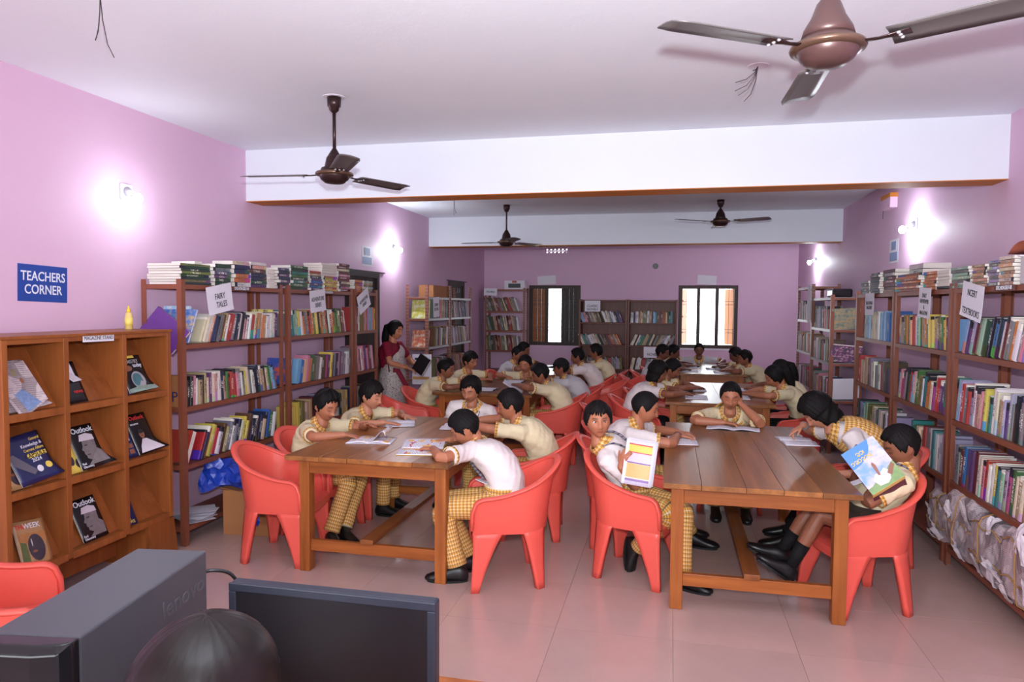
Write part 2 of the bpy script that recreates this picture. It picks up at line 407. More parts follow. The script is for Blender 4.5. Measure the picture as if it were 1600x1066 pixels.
# ------------------------------------------------------------------ ceiling fans, loose wires
M_FAN = plain('dark_brown_fan_metal', srgb(58, 40, 40), .3, .55)
M_FAN2 = plain('brown_fan_housing', srgb(88, 62, 60), .34, .35)
M_GOLD = plain('copper_fan_rim', srgb(108, 82, 68), .28, .6)
M_BLADE = plain('grey_brown_fan_blade', srgb(104, 98, 98), .35, .35)
def fan(x, y, zb, ang, label, big, tilt=0.0):
    t = thing('ceiling_fan', label, 'fan', (x, y, 0), 0, 'ceiling fans'); Z = ZC
    MB().lathe([(.07, ZC-.003), (.072, ZC)], 24).build('ceiling_rose', M_WHITE, t)
    MB().lathe([(.012, ZC-.10), (.03, ZC-.085), (.034, ZC-.065), (.042, ZC-.06), (.046, ZC-.003)], 20).build('canopy', M_FAN, t, True, 0)
    MB().tube([(0, 0, zb+.16), (0, 0, ZC-.08)], .011, 12).build('down_rod', M_FAN if not big else M_FAN2, t, True)
    if big: pr = [(.085, .045), (.078, .07), (.055, .11), (.038, .155), (.022, .175), (.014, .19)]
    else: pr = [(.07, .04), (.062, .06), (.05, .115), (.045, .12), (.03, .145), (.012, .175)]
    MB().lathe([(r, zb+z) for r, z in pr], 28).build('upper_cover', M_FAN2 if big else M_FAN, t, True)
    h = MB().lathe([(.02, zb-.052), (.06, zb-.047), (.085, zb-.028), (.098, zb-.006), (.098, zb+.018), (.088, zb+.03), (.083, zb+.046)], 32).build('motor_housing', M_FAN2 if big else M_FAN, t, True)
    MB().lathe([(.098, zb-.004), (.118, zb), (.122, zb+.008), (.118, zb+.018), (.098, zb+.02)], 36).build('rim', M_GOLD, h, True)
    for k, a in enumerate(ang):
        ca, sa = math.cos(a), math.sin(a)
        b = MB(); P = []
        for i in range(9):
            u = i/8; d = .19+.43*u; wd = (.056+.010*u) if u < .97 else .054
            row = []
            for j in range(5):
                q = (j/4-.5)*2*wd; zz = zb+.006 - q*.16 + .006*(1-(q/wd)**2) + tilt*d*math.sin(a-1.0)
                row.append((ca*d-sa*q, sa*d+ca*q, zz))
            P.append(row)
        b.grid(P)
        bl = b.build('blade', M_BLADE, t, True); sd = bl.modifiers.new('thick', 'SOLIDIFY'); sd.thickness = .004
        m = MB(); m.tube([(ca*.1, sa*.1, zb+.008), (ca*.16, sa*.16, zb+.004), (ca*.25, sa*.25, zb+.006)], [(.004, .016), (.004, .012), (.004, .03)], 8); m.build('blade_arm', M_FAN, bl, True)
        for q in (-.025, 0, .025):
            MB().ball((ca*.22-sa*q, sa*.22+ca*q, zb), (.007, .007, .005), 8, 5).build('bolt', M_GREY, bl, True)
    return t
R_ = math.radians
fan(-2.13, 4.19, 2.52, [R_(185), R_(65), R_(305)], 'dark brown three-bladed ceiling fan over the table with the boys in profile', False)
fan(.50, 2.56, 2.55, [R_(90), R_(212), R_(331)], 'large copper-rimmed ceiling fan at the top, nearest the camera', True)
fan(-2.13, 9.05, 2.52, [R_(175), R_(55), R_(295)], 'long-stemmed ceiling fan beyond the first white beam', False)
fan(.59, 9.08, 2.74, [R_(332), R_(212), R_(92)], 'short-stemmed ceiling fan beyond the first white beam', False)
def loose_wires(x, y, label, ends, rose):
    t = thing('loose_wires', label, 'wires', (x, y, ZC), 0)
    if rose: MB().lathe([(.055, -.004), (.06, 0)], 20).build('cover_plate', M_WHITE, t)
    for e in ends:
        MB().tube([(0, 0, 0), (e[0]*.15, e[1]*.15, e[2]*.4), (e[0]*.5, e[1]*.5, e[2]*.8), e], .0022, 5).build('wire', M_WIRE, t)
loose_wires(.45, 4.12, 'thin dark wires hanging from a round ceiling plate below the copper fan', [(-.12, -.02, -.09), (-.12, 0, -.13), (-.10, .02, -.15), (-.07, 0, -.19), (-.03, -.02, -.03)], True)
loose_wires(-2.43, 2.62, 'two dark loose wires dangling from the bare ceiling', [(-.03, .0, -.19), (.02, .05, -.25), (-.04, .02, -.16)], False)
loose_wires(-2.62, 8.3, 'pair of fine wires hanging behind the first white beam', [(0, 0, -.22), (.03, 0, -.2)], False)

# ------------------------------------------------------------------ papers and signs on the walls
RXP = frame((0, 1, 0), (0, 0, 1))     # sheet facing +X (left wall): text runs along +Y
RXM = frame((0, -1, 0), (0, 0, 1))    # facing -X (right wall)
RYM = frame((1, 0, 0), (0, 0, 1))     # facing -Y
def sheet(name, label, cat, c, wd, h, R, mat=None, lines=(), size=.05, ink=None, rot=0.0, curl=0.0, parts_name='lettering', group=None, bold=.0006, sp=1.0, sx=.9, ty=0.0):
    R = R @ Matrix.Rotation(rot, 3, 'Z'); m = MB(); P = []
    for i in range(5):
        row = []
        for j in range(7):
            a, b = (i/4-.5)*wd, (j/6-.5)*h
            d = curl*2*max(0, .26-j/6)**2
            row.append(Vector(c)+R @ Vector((a, b, d+.0015)))
        P.append(row)
    m.grid(P); o = m.build(name, mat or M_WHITE); s = o.modifiers.new('thick', 'SOLIDIFY'); s.thickness = .0012
    tag(o, label, cat, group)
    if lines: text('\n'.join(lines), size, Vector(c)+R @ Vector((0, ty, .0035)), R, ink or M_INK, o, parts_name, bold=bold, sx=sx, spacing=sp)
    return o
sheet('sign', 'blue TEACHERS CORNER sign with white capitals on the pink wall', 'sign', (XL, 3.425, 1.80), .335, .215, RXP, M_BLUEPAPER, ('TEACHERS', 'CORNER'), .077, M_WHITEINK, rot=-.03, sx=.82, bold=.001)
for side, y, x, R in (('teacher', 7.96, XL, RXP), ('bulb', 7.95, XR, RXM)):
    nm = 'above the dark door' if side == 'teacher' else 'beside the lit bulb over the stacked orange books'
    o = sheet('sign', 'faded blue-grey paper sign in two pieces '+nm, 'sign', (x, y, 2.28), .30, .24, R, M_WHITE)
    for k, (dz, ww, tx_) in enumerate(((.055, .15, 'FOR'), (-.055, .25, 'GIRLS'))):
        p = Vector((x, y, 2.28+dz)) + R @ Vector((0, 0, .004)); g = MB().box(p, (.003, ww, .085)).build('print_panel', plain('faded_blue_print', srgb(134, 148, 186), .7), o)
sheet('notice', 'torn white notice stuck above the shuttered window', 'notice', (-2.36, YB-.002, 2.19), .36, .17, RYM, M_WHITE, rot=.06)
sheet('notice', 'torn white notice stuck above the bright barred window', 'notice', (.66, YB-.002, 2.19), .34, .17, RYM, M_WHITE, rot=-.08)
b = thing('wall_box', 'small pink and orange box mounted high on the wall below the beam', 'box', (XR, 8.05, 2.80))
MB().b2((-.07, -.16, -.075), (0, .16, .03)).build('body', M_WALL, b); MB().b2((-.072, -.16, .03), (0, .16, .075)).build('flap', M_OCHRE, b)
MB().tube([(-.05, .14, -.07), (-.05, .145, -.16)], .003, 5).build('wire', M_WIRE, b)
# ------------------------------------------------------------------ tables
TABLES = {}
def table(key, x0, x1, y0, y1, h, label, nplank=5):
    t = thing('reading_table', label, 'table', ((x0+x1)/2, (y0+y1)/2, 0), 0, 'wooden reading tables'); W, L = x1-x0, y1-y0
    TABLES[key] = (x0, x1, y0, y1, h); rnd = random.Random(key); th = .028; cuts = [0]
    for k in range(nplank): cuts.append(cuts[-1]+rnd.uniform(.8, 1.2))
    for k in range(nplank):
        a, b = -W/2+W*cuts[k]/cuts[-1], -W/2+W*cuts[k+1]/cuts[-1]
        e = rnd.uniform(-.004, .004)
        MB().b2((a+.0007, -L/2+e, h-th), (b-.0007, L/2-e, h)).build('plank', M_TOP, t, bev=.0015)
    lx, ly, s = W/2-.045, L/2-.09, .07
    for sx in (-1, 1):
        for sy in (-1, 1):
            m = MB(); m.box((sx*(lx-s/2), sy*(ly-s/2), (h-th)/2), (s, s, h-th)); m.build('leg', M_LEG, t, bev=.004)
    for sy in (-1, 1):
        MB().box((0, sy*(ly-.02), h-th-.05), (2*(lx-s), .032, .098)).build('apron', M_RAIL, t, bev=.003)
        MB().box((0, sy*(ly-s/2), .165), (2*(lx-s), .034, .07)).build('end_rail', M_RAIL, t, bev=.003)
    for sx in (-1, 1):
        MB().box((sx*(lx-.02), 0, h-th-.05), (.032, 2*(ly-s), .098)).build('apron', M_RAILY, t, bev=.003)
    MB().box((-.03 if x0 < -1 else -.02, 0, .215), (.085, 2*(ly-s/2)+.06, .032)).build('stretcher', M_RAILY, t, bev=.003)
    return t
table('L1', -2.31, -1.25, 3.86, 5.50, .755, 'dark plank-topped reading table between the empty coral chair and the bookshelves')
table('R1', -.02, .985, 3.84, 5.92, .73, 'glossy plank-topped reading table beside the boy with the blue picture book')
table('L2', -2.50, -1.40, 7.15, 8.70, .75, 'reading table behind the smiling boy with the striped tie')
table('R2', -.03, 1.01, 7.02, 8.95, .75, 'reading table behind the child resting the head on one hand', 4)
table('L3', -2.05, -1.22, 9.30, 10.9, .75, 'far reading table shining below the shuttered window', 4)
table('R3', .12, 1.06, 10.1, 11.9, .75, 'far reading table shining below the open barred window', 4)

# ------------------------------------------------------------------ moulded plastic armchair (faces local +Y)
def u_curve(s, flare):
    """plan of the chair's wall: s 0..1 runs from the right arm's front round the back to the left arm's front"""
    a, bx, by, yf, yc = .5, .245*flare, .20*flare, .235, -.055
    straight = yf-yc; arc = PI*(bx+by)/2; tot = 2*straight+arc; d = s*tot
    if d < straight: return Vector((bx+.012*(1-d/straight), yf-d, 0))
    if d > tot-straight:
        q = (d-(tot-straight)); return Vector((-bx-.012*q/straight, yc+q, 0))
    th = (d-straight)/arc*PI
    return Vector((bx*math.cos(th), yc-by*math.sin(th), 0))
def rim_z(p, s):
    t = max(0, min(1, (.235-p.y)/.49)); z = .555+.19*t**2.5
    e = min(s, 1-s)/.055
    if e < 1: z -= .075*(1-math.sqrt(max(0, 1-(1-e)**2)))
    return z
def chair_meshes():
    ns, nt = 64, 10; P = []
    for i in range(ns+1):
        s = i/ns; row = []; p1 = u_curve(s, 1.0); zt = rim_z(p1, s); z0 = .335
        for j in range(nt+1):
            v = j/nt; z = z0+(zt-z0)*v; fl = .90+.10*v**.7 if True else 1
            p = u_curve(s, fl); p.y += -.038*v**2*max(0, -p.y-.0)/.25*1.2; row.append((p.x, p.y, z))
        P.append(row)
    rim = [P[i][-1] for i in range(ns+1)]
    sh = MB(); sh.grid(P); inner = [[Vector(q)-Vector((q[0], q[1]+.02, 0)).normalized()*.011 for q in row] for row in P]
    sh.grid([r[::-1] for r in inner])
    sh.grid([[P[i][0], inner[i][0]] for i in range(ns+1)][::-1])
    for i in (0, ns): sh.grid([P[i], inner[i]] if i else [inner[i], P[i]])
    rm = MB(); pts = [Vector(q)+Vector((q[0], q[1]+.02, 0)).normalized()*.004 for q in rim]
    pts = [pts[0]+Vector((0, .004, -.10))]+pts+[pts[-1]+Vector((0, .004, -.10))]
    rm.tube(pts, [(.012, .025)]*len(pts), 10, up=(0, 0, 1))
    me = {'backrest': sh.mesh('backrest', M_CHAIR, True), 'rim': rm.mesh('rim', M_CHAIR, True)}
    st = MB(); G = []
    for i in range(13):
        row = []
        for j in range(13):
            a, b = i/12*2-1, j/12
            y = .245-b*.46; hw = .215 if y > -.055 else .215*math.sqrt(max(.02, 1-((y+.055)/.172)**2))
            z = .385-.03*(1-a*a)*math.sin(PI*min(1, b*1.05))-(.03*max(0, 1-b*8)**2) + .012*a*a
            row.append((a*hw, y, z))
        G.append(row)
    st.grid(G); st.grid([[(x, y, z-.012) for x, y, z in r] for r in G][::-1])
    st.grid([[(x, y, z), (x, y, z-.05)] for x, y, z in [r[0] for r in G]][::-1])
    me['seat'] = st.mesh('seat', M_CHAIR, True)
    def leg(s0, s1, sm, wb, off, ztop, key):
        m = MB(); R_ = []
        for k in range(9):
            v = k/8; z = ztop*(1-v); wd = wb+((s1-s0)-wb)*(.75*(1-v)**1.15+.25*(1-v)**4); c = (s0+s1)/2+(sm-(s0+s1)/2)*(1-(1-v)**1.3)
            fl = .90+.06*v; out, inn = [], []
            for q in range(6):
                p = u_curve(max(0, min(1, c+wd*(q/5-.5))), fl)+Vector(off)*v
                nrm = Vector((p.x*1.2, min(p.y+.05, 0)*1.6, 0)).normalized()
                th = .016+.018*min(1, v*2.5)
                out.append(p+Vector((0, 0, z))); inn.append(p-nrm*th+Vector((0, 0, z)))
            R_.append(out+inn[::-1])
        m.loft(R_); me[key] = m.mesh('leg', M_CHAIR, True)
    leg(0.0, .155, .035, .038, (.012, .03, 0), .36, 'leg_a'); leg(.845, 1.0, .965, .038, (-.012, .03, 0), .36, 'leg_b')
    leg(.245, .415, .315, .042, (.012, -.035, 0), .36, 'leg_c'); leg(.585, .755, .685, .042, (-.012, -.035, 0), .36, 'leg_d')
    return me
CH_ME = chair_meshes()
def make_chair():
    t = thing('plastic_armchair', 'x', 'chair')
    for k in ('seat', 'backrest', 'leg_a', 'leg_b', 'leg_c', 'leg_d'):
        o = bpy.data.objects.new('leg' if k[:3] == 'leg' else k, CH_ME[k]); COL.objects.link(o); o.parent = t
        if k == 'backrest':
            r = bpy.data.objects.new('rim', CH_ME['rim']); COL.objects.link(r); r.parent = o
    return t
_chair0 = None
def chair(x, y, heading, label):     # heading in degrees, 0 = facing +X
    global _chair0
    if _chair0 is None: _chair0 = c = make_chair()
    else: c = copy_tree(_chair0)
    c.location = (x, y, 0); c.rotation_euler = (0, 0, math.radians(heading-90))
    tag(c, label, 'chair', 'coral plastic armchairs'); return c

# ------------------------------------------------------------------ magazine stand along the left wall
SX, SY0, SY1 = -3.22, 2.80, 4.00
ms = thing('magazine_stand', 'brown veneered magazine stand with nine cubbies of slanted magazines', 'shelf unit', (0, 0, 0))
cols = [SY0, 3.18, 3.60, SY1]; rows = [.28, .70, 1.10, 1.495]; bt = .032
for k, y in enumerate(cols):
    MB().b2((-3.58, y-(.016 if 0 < k < 3 else 0), .27), (SX, y+(.016 if k < 3 else 0)+ (0.0 if k else .016), 1.50)).build('upright_panel', M_STAND, ms, bev=.002) if k < 3 else MB().b2((-3.58, y-.032, .27), (SX, y, 1.50)).build('upright_panel', M_STAND, ms, bev=.002)
for k, z in enumerate(rows):
    for c in range(3):
        MB().b2((-3.58, cols[c]+.016, z-.02), (SX-.003, cols[c+1]-(.016 if c < 2 else .032), z+.02)).build('shelf_board', M_STAND, ms, bev=.002)
for c in range(3):
    for k in range(3):
        m = MB(); y0, y1 = cols[c]+.016, cols[c+1]-.016; z0, z1 = rows[k]+.02, rows[k+1]-.02
        m.add([(SX-.06, y0, z0), (SX-.06, y1, z0), (-3.50, y1, z1), (-3.50, y0, z1), (SX-.075, y0, z0), (SX-.075, y1, z0), (-3.515, y1, z1), (-3.515, y0, z1)], [(0,1,2,3), (7,6,5,4), (0,4,5,1), (3,2,6,7)])
        m.build('sloped_back', M_STAND, ms)
MB().b2((-3.60, SY0, .30), (-3.58, SY1, 1.50)).build('back_panel', M_STAND, ms)
MB().b2((-3.60, SY0-.01, 1.50), (SX+.006, SY1+.01, 1.518)).build('top_board', M_STAND, ms, bev=.003)
for y0, y1 in ((SY0, SY0+.30), (SY1-.24, SY1)):
    m = MB(); m.add([(SX, y0, .262), (SX, y1, .262), (SX, y1+(.04 if y0 > 3 else -.05), 0), (SX, y0+(.09 if y0 > 3 else -.02), 0), (SX-.03, y0, .262), (SX-.03, y1, .262), (SX-.03, y1+(.04 if y0 > 3 else -.05), 0), (SX-.03, y0+(.09 if y0 > 3 else -.02), 0)],
        [(3,2,1,0), (4,5,6,7), (0,1,5,4), (1,2,6,5), (2,3,7,6), (3,0,4,7)]); m.build('foot_panel', M_STAND, ms)
    MB().b2((-3.58, y0+.02, 0), (SX-.03, y0+.045, .27)).build('foot_panel', M_STAND, ms)
MB().b2((-3.50, SY0+.3, .05), (-3.48, SY1-.2, .262)).build('kick_panel', M_STAND, ms)
sheet('label_strip', 'white MAGAZINE STAND strip on the top rail of the brown stand', 'label', (SX+.003, 3.40, 1.487), .225, .042, RXP, M_WHITE, ('MAGAZINE STAND',), .031, rot=-.01, sx=.8, bold=0)

# ------------------------------------------------------------------ steel racks
def rack(label, x_front, x_back, y0, y1, shelves, post=M_STEEL, top=None, slot=False, name='steel_rack', edge=None, braces=False):
    t = thing(name, label, 'shelf unit', ((x_front+x_back)/2, (y0+y1)/2, 0)); cx, cy = (x_front+x_back)/2, (y0+y1)/2
    s = 1 if x_front > x_back else -1; h = top if top else max(shelves)+.035
    def lb(a, b): return MB().b2((a[0]-cx, a[1]-cy, a[2]), (b[0]-cx, b[1]-cy, b[2]))
    w_, th = .04, .004
    for xx, sx in ((x_front, -s), (x_back, s)):
        for yy, sy in ((y0, 1), (y1, -1)):
            m = MB(); m.b2((xx-cx, yy-cy, 0), (xx+sx*w_-cx, yy+sy*th-cy, h)); m.b2((xx-cx, yy+sy*th-cy, 0), (xx+sx*th-cx, yy+sy*w_-cy, h)); m.build('post', post, t)
    for z in shelves:
        m = lb((x_back+s*.003, y0+.003, z-.0035), (x_front-s*.003, y1-.003, z)); sh = m.build('shelf', edge or M_STEEL, t)
        for xx, sx in ((x_front-s*.002, -s), (x_back+s*.002, s)):
            lb((xx, y0+.003, z-.032), (xx+sx*.003, y1-.003, z-.0036)).build('shelf_edge', edge or M_STEEL, sh)
        for yy, sy in ((y0+.003, 1), (y1-.003, -1)):
            lb((x_back+s*.006, yy, z-.032), (x_front-s*.006, yy+sy*.003, z-.0036)).build('shelf_edge', M_STEEL, sh)
    return t
LS = [.13, .565, .968, 1.405, 1.82]
rack('brown steel rack of fairy tale books beside the magazine stand', -3.25, -3.57, 4.15, 5.43, LS)
rack('brown steel rack of adventure books in the middle of the run', -3.25, -3.57, 5.52, 6.79, LS)
rack('narrow brown steel rack of pink books in front of the dark door', -3.25, -3.55, 6.84, 7.43, LS)
rack('brown steel rack holding NCERT textbooks, newspaper bundles at its foot', 1.80, 2.13, 3.80, 5.07, LS)
rack('brown steel rack holding orange and yellow books, behind the boy with the blue book', 1.80, 2.13, 5.11, 6.28, LS)
rack('brown steel rack holding tied magazines, at the end of the run', 1.80, 2.13, 6.32, 7.52, LS)
rack('slotted steel rack beside the standing woman, shelf ends open', -3.25, -3.57, 9.12, 10.10, [.18, .66, 1.10, 1.50, 1.80], M_SLOT, 1.97, True, edge=M_GREY)
rack('slotted steel rack in front of the second dark door', -3.25, -3.57, 10.14, 11.28, [.18, .66, 1.10, 1.50, 1.80], M_SLOT, 1.98, True, edge=M_GREY)
rack('slotted steel rack leaning bright covers, near the tied magazines', 1.80, 2.15, 8.62, 9.75, [.18, .62, 1.05, 1.44, 1.81], M_STEEL, 1.84, edge=M_GREY)
rack('tall slotted steel rack in the far corner under the bulb', 1.82, 2.17, 9.85, 10.9, [.18, .62, 1.08, 1.52, 1.97], M_SLOT, 2.0, edge=M_GREY)
def rack_y(label, x0, x1, y_front, y_back, shelves, top):     # a rack whose shelves face the camera
    t = thing('steel_rack', label, 'shelf unit', ((x0+x1)/2, (y_front+y_back)/2, 0)); cx, cy = (x0+x1)/2, (y_front+y_back)/2
    for xx, sx in ((x0, 1), (x1, -1)):
        for yy, sy in ((y_front, 1), (y_back, -1)):
            m = MB(); m.b2((xx-cx, yy-cy, 0), (xx+sx*.04-cx, yy+sy*.004-cy, top)); m.b2((xx-cx, yy+sy*.004-cy, 0), (xx+sx*.004-cx, yy+sy*.04-cy, top)); m.build('post', M_SLOT, t)
    for z in shelves:
        sh = MB().b2((x0-cx+.003, y_front-cy+.003, z-.0035), (x1-cx-.003, y_back-cy-.003, z)).build('shelf', M_STEEL, t)
        MB().b2((x0-cx+.003, y_front-cy+.002, z-.035), (x1-cx-.003, y_front-cy+.005, z-.0036)).build('shelf_edge', M_STEEL, sh)
    return t
rack_y('slotted steel rack against the back wall beside the shuttered window', -3.50, -2.70, 13.06, 13.40, [.10, .45, .83, 1.21, 1.58, 2.0], 2.03)
# ---- two wooden bookcases on the back wall
def bookcase(x0, x1, label):
    t = thing('bookcase', label, 'shelf unit', ((x0+x1)/2, 13.25, 0), 0, 'brown bookcases'); W = (x1-x0)/2
    for s in (-1, 1): MB().b2((s*W, -.17, 0), (s*(W-.035), .19, 1.815)).build('side_panel', M_CASE, t, bev=.002)
    MB().b2((-W+.035, .17, .0), (W-.035, .188, 1.81)).build('back_panel', M_CASE, t)
    for z in (.09, .52, .965, 1.385, 1.80): MB().b2((-W+.035, -.165, z-.022), (W-.035, .17, z)).build('shelf', M_CASE, t, bev=.002)
    MB().b2((-W+.035, -.15, 0), (W-.035, -.13, .068)).build('plinth', M_CASE, t); return t
bookcase(-1.67, -.77, 'brown wooden bookcase labelled CLASSIC NOVELS on the back wall')
bookcase(-.765, .135, 'brown wooden bookcase labelled NOVELS next to the open window')

# ------------------------------------------------------------------ desk with computer in front
dk = thing('computer_desk', 'wooden desk under the computer tower and the monitor', 'desk', (-.62, 1.30, 0))
MB().b2((-.82, -.52, .70), (.55, .38, .73)).build('desktop', M_LEG, dk, bev=.003)
for sx in (-.78, .47):
    for sy in (-.48, .30): MB().b2((sx, sy, 0), (sx+.045, sy+.045, .70)).build('leg', M_LEG, dk)
MB().b2((-.74, .31, .40), (.47, .33, .70)).build('modesty_panel', M_LEG, dk)
M_CASEGREY = plain('dark_grey_sheet_metal', srgb(66, 66, 72), .5, .1, var=.05, scale=20, bump=.06, bscale=300)
M_FRONT = plain('glossy_black_front', srgb(22, 21, 24), .18)
M_SCREEN = plain('dark_matt_screen', srgb(24, 21, 25), .32)
M_BEZEL = plain('slate_monitor_bezel', srgb(36, 38, 50), .4)
tw = thing('computer_tower', 'dark grey computer tower standing on the desk', 'computer', (-1.121, 1.195, .732), math.radians(8.6))
MB().b2((-.086, -.205, .008), (.086, .235, .368)).build('case', M_CASEGREY, tw, bev=.004)
m = MB(); Pf = []
for z, dy in ((.008, -.235), (.20, -.245), (.262, -.245)):
    Pf.append([(-.086, -.205, z), (-.086, -.215+0, z), (-.07, dy+.004, z), (-.03, dy-.004, z), (.03, dy-.004, z), (.07, dy+.004, z), (.086, -.222, z), (.086, -.205, z)])
m.loft(Pf); fb = m.build('front_panel', M_FRONT, tw, bev=.002)
m = MB(); Pf = []
for z, k in ((.268, 0), (.355, 0), (.368, .012)):
    Pf.append([(-.086, -.205, z), (-.086, -.215, z), (-.072, -.243+k, z), (-.03, -.252+k, z), (.03, -.252+k, z), (.072, -.243+k, z), (.086, -.222, z), (.086, -.205, z)])
m.loft(Pf); m.build('top_panel', M_FRONT, tw, bev=.003)
m = MB(); m.tube([(-.086, -.217, .265), (-.072, -.246, .265), (-.03, -.255, .265), (.03, -.255, .265), (.072, -.246, .265), (.087, -.222, .265)], .0028, 6); m.build('trim_strip', M_GREY, tw, True)
for k in range(4): MB().b2((-.06+.025*k, -.254, .235), (-.048+.025*k, -.2485, .243)).build('port', M_GREY, fb)
text('lenovo', .056, (.0866, .135, .298), frame((0, 1, 0), (0, 0, 1)), plain('embossed_grey', srgb(74, 74, 80), .4, .1), tw, 'embossed_logo', ext=.0006, sx=1.15)
m = MB(); q0 = Vector((-1.07, 1.415, .97))
cpts = [Vector(p) for p in ((-1.10, 1.455, 1.035), (-1.075, 1.47, 1.04), (-1.045, 1.50, 1.02), (-1.03, 1.52, .96), (-1.035, 1.52, .88), (-1.02, 1.50, .75))]
cps = []
for i in range(len(cpts)-1):
    p0, p1, p2, p3 = cpts[max(0, i-1)], cpts[i], cpts[i+1], cpts[min(len(cpts)-1, i+2)]
    for k in range(6):
        t = k/6; cps.append(.5*((2*p1)+(p2-p0)*t+(2*p0-5*p1+4*p2-p3)*t*t+(3*p1-p0-3*p2+p3)*t**3))
m.tube(cps+[cpts[-1]], .0045, 8)
tag(m.build('cable', M_BLACK, None, True), 'black cable looping behind the computer tower', 'cable')
mo = thing('monitor', 'black flat monitor with dark screen standing on the desk', 'monitor', (-.725, 1.40, .732), math.radians(0.5))
MB().b2((-.247, -.012, .035), (.247, .02, .322)).build('housing', M_BEZEL, mo, bev=.006)
for a, b in (((-.247, -.017, .303), (.247, -.011, .322)), ((-.247, -.017, .035), (.247, -.011, .06)), ((-.247, -.017, .06), (-.229, -.011, .303)), ((.229, -.017, .06), (.247, -.011, .303))):
    MB().b2(a, b).build('bezel', M_BEZEL, mo, bev=.002)
MB().b2((-.229, -.0145, .06), (.229, -.0118, .303)).build('screen', M_SCREEN, mo)
MB().b2((-.05, .02, .02), (.05, .05, .2)).build('stand', M_BLACK, mo, bev=.003); MB().b2((-.12, -.07, .0), (.12, .09, .018)).build('base', M_BLACK, mo, bev=.004)
# ------------------------------------------------------------------ books
def book_mat():
    t = NT('book_cover'); oi = t.n('ShaderNodeObjectInfo'); tc = t.n('ShaderNodeTexCoord'); sp = t.n('ShaderNodeSeparateXYZ'); t.l(tc.outputs['Generated'], sp.inputs[0])
    r = oi.outputs['Random']; z = sp.outputs[2]; y = sp.outputs[1]
    def fr(k, o=0.0): return t.math('FRACT', t.math('MULTIPLY_ADD', r, k, o))
    c = oi.outputs['Color']
    inv = t.mix(t.math('GREATER_THAN', fr(17.3), .5), srgb(232, 224, 214), srgb(34, 32, 44))
    alt = t.n('ShaderNodeHueSaturation'); t.l(c, alt.inputs['Color']); t.l(fr(7.7), alt.inputs['Hue']); alt.inputs['Value'].default_value = .9
    # a coloured foot band, a title band of letter-like flecks, a pale head band
    foot = t.math('LESS_THAN', z, t.math('MULTIPLY', fr(5.1), .38))
    c1 = t.mix(t.math('MULTIPLY', foot, t.math('GREATER_THAN', fr(3.3), .45)), c, alt.outputs[0])
    head = t.math('GREATER_THAN', z, t.math('MULTIPLY_ADD', fr(9.9), .2, .8))
    c2 = t.mix(t.math('MULTIPLY', head, t.math('GREATER_THAN', fr(4.3), .6)), c1, inv)
    n = t.n('ShaderNodeTexNoise'); n.inputs['Scale'].default_value = 1; n.inputs['Detail'].default_value = 1
    cv = t.n('ShaderNodeCombineXYZ'); t.l(t.math('MULTIPLY', y, 3.0), cv.inputs[1]); t.l(t.math('MULTIPLY', z, 46.0), cv.inputs[2]); t.l(t.math('MULTIPLY', r, 91.0), cv.inputs[0]); t.l(cv.outputs[0], n.inputs['Vector'])
    fl = t.math('GREATER_THAN', n.outputs[0], .54)
    inb = t.math('LESS_THAN', t.math('ABSOLUTE', t.math('SUBTRACT', z, .55)), t.math('MULTIPLY_ADD', fr(6.1), .2, .12))
    mid = t.math('LESS_THAN', t.math('ABSOLUTE', t.math('SUBTRACT', y, .5)), .3)
    c3 = t.mix(t.math('MULTIPLY', t.math('MULTIPLY', fl, inb), t.math('MULTIPLY', mid, t.math('LESS_THAN', fr(2.3), .75))), c2, inv)
    t.base(c3); t.rough(.42); return t.done()
M_BOOK = book_mat()
def attr_mat(name, attr, rough=.5):
    t = NT(name); a = t.n('ShaderNodeAttribute'); a.attribute_name = attr; t.base(a.outputs['Color']); t.rough(rough); return t.done()
M_ROWS = attr_mat('book_rows_print', 'tint', .5)
def unit_book(hard):
    m = MB()
    if hard:
        m.b2((0, 0, 0), (.97, .09, 1)); m.b2((0, .91, 0), (.97, 1, 1))
        m.loft([[(.955, 0, z), (.985, .12, z), (1, .5, z), (.985, .88, z), (.955, 1, z), (.955, .5, z)] for z in (0, 1)])
        m.b2((.02, .09, .02), (.955, .91, .98), 1)
    else:
        m.add([(0,0,0),(1,.04,0),(1,.96,0),(0,1,0),(0,0,1),(1,.04,1),(1,.96,1),(0,1,1)], [(0,1,5,4),(1,2,6,5),(2,3,7,6)])
        m.add([(.0,0.02,.002),(.99,.06,.002),(.99,.94,.002),(0,.98,.002),(.0,.02,.995),(.99,.06,.995),(.99,.94,.995),(0,.98,.995)], [(0,3,2,1),(4,5,6,7),(3,0,4,7)], 1)
    return m.mesh('book', [M_BOOK, M_PAGES])
BK = [unit_book(True), unit_book(False)]
CN = dict(gray=(128,124,130), white=(226,220,222), cream=(224,204,172), tan=(186,146,104), purple=(94,58,120), maroon=(120,34,48), red=(196,44,44), pink=(222,130,150), magenta=(190,60,130), navy=(38,42,84), blue=(44,104,190), sky=(120,176,222), teal=(44,124,128), green=(58,122,62), dkgreen=(34,72,54), olive=(122,120,52), yellow=(232,200,70), orange=(232,116,48), brown=(104,66,46), black=(30,28,32), lilac=(170,150,196), peach=(236,170,130), rust=(180,80,44), mint=(150,190,160))
NICE = dict(gray='grey', sky='pale blue', dkgreen='dark green', lilac='lilac', mint='mint green')
def colr(n):
    g = sum(CN[n])/3; return srgb(*[max(4, min(250, (g+(c-g)*.78)*.93+random.uniform(-9, 9))) for c in CN[n]])
STUFF = MB(); STUFF_C = []
